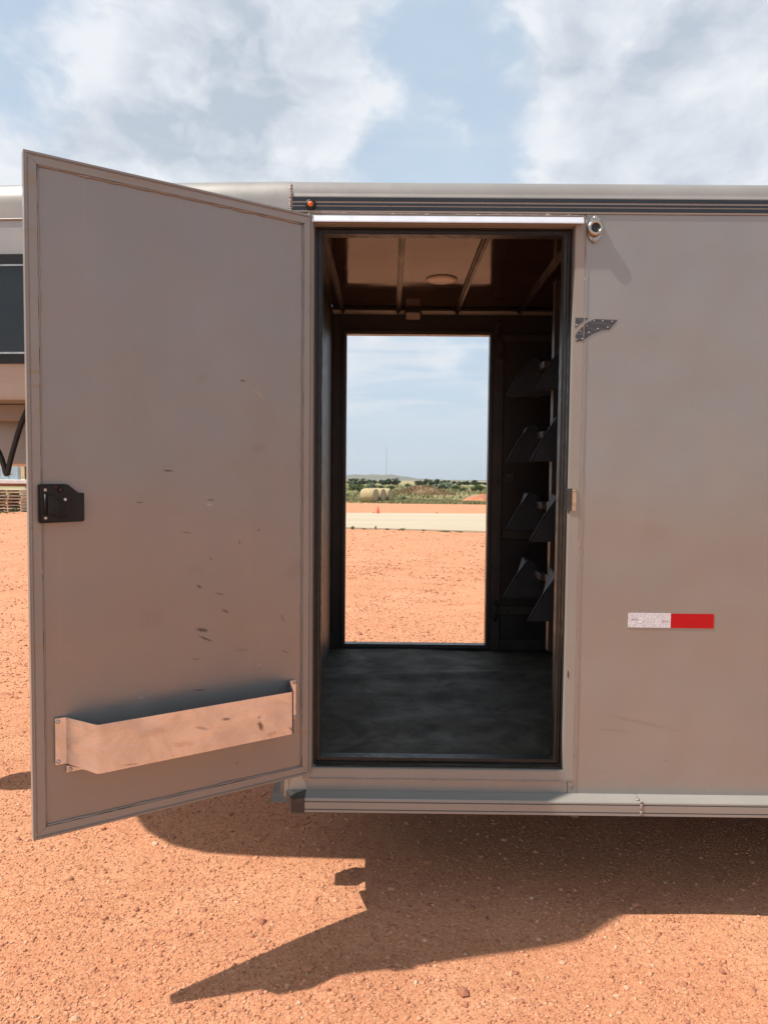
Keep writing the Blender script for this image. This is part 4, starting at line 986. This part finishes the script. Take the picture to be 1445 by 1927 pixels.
def plant(name, kind, var, loc, w, h, label, cat, group, trunk=True):
    key = (kind, var)
    if key not in protos:
        if kind == 'weed': V, Fq = leaves(90, (0, 0, .45), .5, .5, .5, .12, 50+var, 5)
        elif kind in ('silver', 'green'): V, Fq = leaves(700, (0, 0, .46), .60, .60, .56, .07, 20+var, 12)
        else: V, Fq = leaves(900, (0, 0, .55), .60, .60, .50, .07, 80+var, 12)
        me = leaf_mesh('crown', V, Fq, M[{'weed': 'weed', 'silver': 'leaf_silver', 'green': 'leaf_green', 'dark': 'leaf_dark'}[kind]])
        r = random.Random(var); mb = MB(); mb.tube([(0, 0, -.03), (.01, 0, .2), (r.uniform(-.04, .04), r.uniform(-.04, .04), .45), (0, 0, .7)], [.035, .026, .02, .008], 7)
        for q in range(5):
            a = r.uniform(0, 6.28); z = r.uniform(.2, .5); mb.tube([(0, 0, z), (.14*math.cos(a), .14*math.sin(a), z+.12), (.30*math.cos(a), .30*math.sin(a), z+.2)], [.014, .009, .004], 5)
        tm = mb.build('trunk', M['bark']); tme = tm.data; bpy.data.objects.remove(tm); protos[key] = (me, tme)
    E_ = empty(name, loc, random.uniform(0, 6.28)); tag(E_, label, cat, group); E_.scale = (w, w, h)
    link('trunk' if kind != 'weed' else 'stem', protos[key][1], E_); link('crown' if kind != 'weed' else 'leaf_clump', protos[key][0], E_); return E_
def K(cx, cy): return 640+cx/4.817, 840+cy/4.817          # positions read off an enlarged crop
def put(name, kind, cx0, cx1, cyt, cyb, label, cat, group):
    (x0, yt), (x1, yb) = K(cx0, cyt), K(cx1, cyb); p = gpos((x0+x1)/2, yb); d = (p-CAM).length
    plant(name, kind, random.randrange(4), p, (x1-x0)/FPX*d*1.25, (yb-yt)/FPX*d*1.12, label, cat, group)
G1 = 'dark trees in the distant row'
for (a, b, c, d) in ((70, 125, 298, 357), (110, 172, 300, 358), (180, 250, 302, 358), (240, 300, 306, 357), (290, 336, 308, 352), (352, 388, 306, 350), (380, 430, 308, 362), (415, 470, 298, 362), (455, 515, 305, 362), (495, 542, 298, 356),
                     (676, 740, 316, 360), (738, 800, 306, 362), (795, 860, 312, 366), (848, 908, 302, 360), (905, 950, 318, 358), (935, 992, 310, 362), (1005, 1052, 317, 350), (1060, 1105, 322, 360), (1100, 1140, 320, 358), (1128, 1170, 318, 362), (1170, 1215, 322, 355), (1195, 1250, 312, 358), (1245, 1290, 326, 352), (1285, 1345, 328, 352)):
    put('broadleaf_tree', 'dark', a, b, c, d, 'dark green broadleaf tree in the row along the far field', 'tree', G1)
for (a, b, c, d) in ((75, 125, 322, 384), (245, 325, 330, 388), (865, 992, 322, 402)):
    put('silver_bush', 'silver', a, b, c, d, 'pale silvery bush in front of the far tree row', 'bush', 'silvery bushes in the field')
for (a, b, c, d) in ((82, 132, 350, 408), (128, 212, 344, 420), (590, 642, 336, 368), (430, 490, 358, 398), (1040, 1092, 345, 402), (1085, 1135, 368, 412), (1005, 1050, 352, 395), (1222, 1298, 338, 414), (1180, 1240, 368, 412), (330, 400, 355, 392), (800, 860, 348, 392), (555, 602, 456, 494)):
    put('green_bush', 'green', a, b, c, d, 'bushy green shrub growing in the dry field', 'bush', 'green shrubs in the field')
G2 = 'low weeds along the slab'
for (a, b, c, d) in ((85, 142, 730, 757), (195, 235, 745, 757), (308, 335, 726, 760), (400, 448, 742, 760), (545, 592, 744, 768), (740, 770, 755, 772), (292, 322, 594, 616), (866, 886, 594, 612), (645, 668, 604, 614), (520, 548, 752, 766), (850, 1000, 764, 774), (1000, 1125, 766, 776)):
    put('weed', 'weed', a, b, c, d, 'small green weed at the edge of the concrete slab', 'weed', G2)
# radio mast with guy wires
q = CAM+ray(727, 892.5)*(2480/ray(727, 892.5).y); q.z -= 3; hh = 53/FPX*2480+3
R2 = empty('radio_mast', q); tag(R2, 'tall thin guyed radio mast on the hill', 'mast')
mb = MB(); r_ = .5
cs = [(r_*math.cos(t), r_*math.sin(t)) for t in (0.5, 2.594, 4.689)]
for (x, y) in cs: mb.tube([(x, y, 0), (x, y, hh)], .2, 5)
k = 0; z = 0
while z < hh-2:
    for i in range(3): a, b = cs[i], cs[(i+1) % 3]; mb.tube([(*a, z), (*b, z+2)], .1, 4)
    z += 2
mb.build('lattice', M['mast'], R2)
for i, (x, y) in enumerate(cs):
    for f in (.55, .95): mb = MB(); mb.tube([(x, y, hh*f), (x*70, y*70, 0)], .03, 4); mb.build('guy_wire', M['mast'], R2)
mb = MB(); mb.lathe([(.3, 0), (.5, .4), (.5, 1.4), (.1, 1.8)], (0, 0, hh), (0, 0, 1), 8); mb.build('beacon', M['mast'], R2)

# stacked goods seen past the door's free edge
p = gpos(20, 963); D0 = p.y+2.6; kk = D0/FPX
PX = lambda px: onY(px, 900, p.y).x
PZ = lambda py: onY(20, py, p.y).z
base = float(GZ(0, p.y))
def pallet():
    E_ = empty('pallet'); h = .135
    for i in range(7): x = -.5+i*(1.0-.09)/6; mb = MB(); mb.bbox(x, x+.09, -.6, .6, h-.018, h, .003); mb.build('top_board', M['wood'], E_)
    for y in (-.6, -.02, .56): mb = MB(); mb.bbox(-.5, .5, y, y+.04, .0185, h-.0185, .003); mb.build('stringer', M['wood'], E_)
    for x in (-.5, -.06, .38): mb = MB(); mb.bbox(x, x+.12, -.6, .6, 0, .018, .003); mb.build('bottom_board', M['wood'], E_)
    return E_
pp = pallet(); z = base; first = True
for k in range(7):
    o = pp if first else copy_tree(pp); first = False
    o.location = (PX(14)+random.uniform(-.08, .08), p.y+.6+random.uniform(-.05, .05), z); o.rotation_euler.z = RAD(90+random.uniform(-5, 5)); z += .1362*1.15; o.scale = (1.15,)*3
    tag(o, 'weathered wooden pallet, %s of the stack beside the flatbed' % ('bottom one', 'second from the ground', 'third from the ground', 'middle one', 'fifth from the ground', 'last but one', 'topmost')[k], 'pallet', 'stacked pallets beside the yard')
# flatbed trailer behind the pallets
FB = empty('flatbed_trailer', (PX(20), p.y+2.6, base)); tag(FB, 'white-edged flatbed trailer parked behind the pallet stack', 'trailer')
ky = (D0+2.6)/D0
zz0, zz1 = (PZ(910)-1.59)*ky+1.59-base, (PZ(902.5)-1.59)*ky+1.59-base
mb = MB(); mb.bbox(-3.2, 2.6, 0, 2.2, zz0, zz1, .02); mb.build('deck', M['white'], FB)
mb = MB(); mb.prism([(.42, .25, zz0-.002), (.80, .25, .28), (2.4, .25, .28), (2.4, .25, zz0-.002)], (0, .06, 0)); mb.build('fender_panel', M['brown'], FB)
for x in (1.05, 1.95):
    mb = MB(); mb.lathe([(.19, -.12), (.36, -.12), (.385, -.07), (.385, .07), (.36, .12), (.19, .12)], (x, .12, .385), (0, 1, 0), 26); w_ = mb.build('wheel', M['tyre'], FB)
    mb = MB(); mb.lathe([(.05, -.10), (.07, -.13), (.17, -.085), (.195, -.11), (.20, .1), (.05, .1)], (x, .12, .385), (0, 1, 0), 20); mb.build('rim', M['steel'], w_)
mb = MB(); mb.bbox(-3.0, .35, .4, .5, zz0-.16, zz0-.002, .01); mb.build('side_beam', M['brown'], FB)
for x in (-2.6, -.62): mb = MB(); mb.tube([(x, .15, -.02), (x, .15, zz0-.003)], .05, 10); mb.build('support_leg', M['steel'], FB)
fy = p.y+2.75; fz = base+zz1
def boxthing(name, px0, px1, py0, mat, label, cat, extra):
    x0, x1 = onY(px0, 890, fy).x, onY(px1, 890, fy).x; zt2 = onY(20, py0, fy).z; E_ = empty(name, ((x0+x1)/2, fy, fz+.002)); w = (x1-x0)/2
    tag(E_, label, cat); extra(E_, w, zt2-fz-.002, mat); return E_
def tank(E_, w, h, mat):
    mb = MB(); mb.bbox(-w, w, 0, 1.1, 0, h, .05); mb.build('body', mat, E_)
    for i in range(5): x = -w+.12+i*(2*w-.24)/4; mb = MB(); mb.bbox(x-.03, x+.03, -.03, -.001, .03, h-.04, .01); mb.build('rib', mat, E_)
    for (x, z) in ((w*.55, h*.62), (w*.6, h*.36), (-w*.15, h*.12)): mb = MB(); mb.lathe([(.035, 0), (.03, .02), (0, .022)], (x, -.031, z), (0, -1, 0), 10); mb.build('bung', M['plastic'], E_)
def board(E_, w, h, mat):
    mb = MB(); mb.bbox(-w, w, 0, .9, 0, h, .01); mb.build('panel', mat, E_)
    for z in (.12, .85): mb = MB(); mb.lathe([(.028, 0), (.02, .015), (0, .017)], (0, -.001, h*z), (0, -1, 0), 8); mb.build('knob', M['plastic'], E_)
boxthing('plastic_tank', -45, 38, 874, M['blue'], 'pale blue ribbed plastic tank standing on the flatbed trailer', 'tank', tank)
boxthing('cream_cabinet', 39.3, 47, 872, M['cream'], 'cream box with dark knobs on the flatbed beside the blue tank', 'box', board)
boxthing('dark_crate', 47.6, 90, 872, M['dark_steel'], 'dark metal crate on the flatbed beyond the cream box', 'crate', board)
mb = MB(); xg = onY(49, 940, p.y+.9).x; E_ = empty('jerry_can', (xg, p.y+.9, base)); tag(E_, 'grey metal can standing beside the wheel of the flatbed', 'can')
mb.bbox(-.19, .22, -.14, .14, .12, .52, .03); mb.build('body', M['steel'], E_); mb = MB(); mb.bbox(-.30, .42, -.30, .30, -.01, .119, .02); mb.build('block', M['wood'], E_)
for (px, w, h) in ((28, .45, .38), (14, .40, .16), (2, .35, .2)):
    q = gpos(px, 966.5); plant('weed', 'weed', 1, q, w, h, 'small green weed at the foot of the pallet stack', 'weed', 'weeds by the pallets')

# air between here and the horizon
hz = MB().box(-4600, 4600, -450, 4600, -27, 130).build('haze', None); tag(hz, 'thin summer haze over the plain', kind='stuff')
hm = bpy.data.materials.new('thin_haze'); hm.use_nodes = True; ht = hm.node_tree; ht.nodes.clear()
ho = ht.nodes.new('ShaderNodeOutputMaterial'); hv = ht.nodes.new('ShaderNodeVolumePrincipled'); ht.links.new(hv.outputs[0], ho.inputs['Volume'])
hv.inputs['Color'].default_value = (.86, .90, .95, 1); hv.inputs['Density'].default_value = .00016; hv.inputs['Anisotropy'].default_value = .2
hz.data.materials.append(hm)
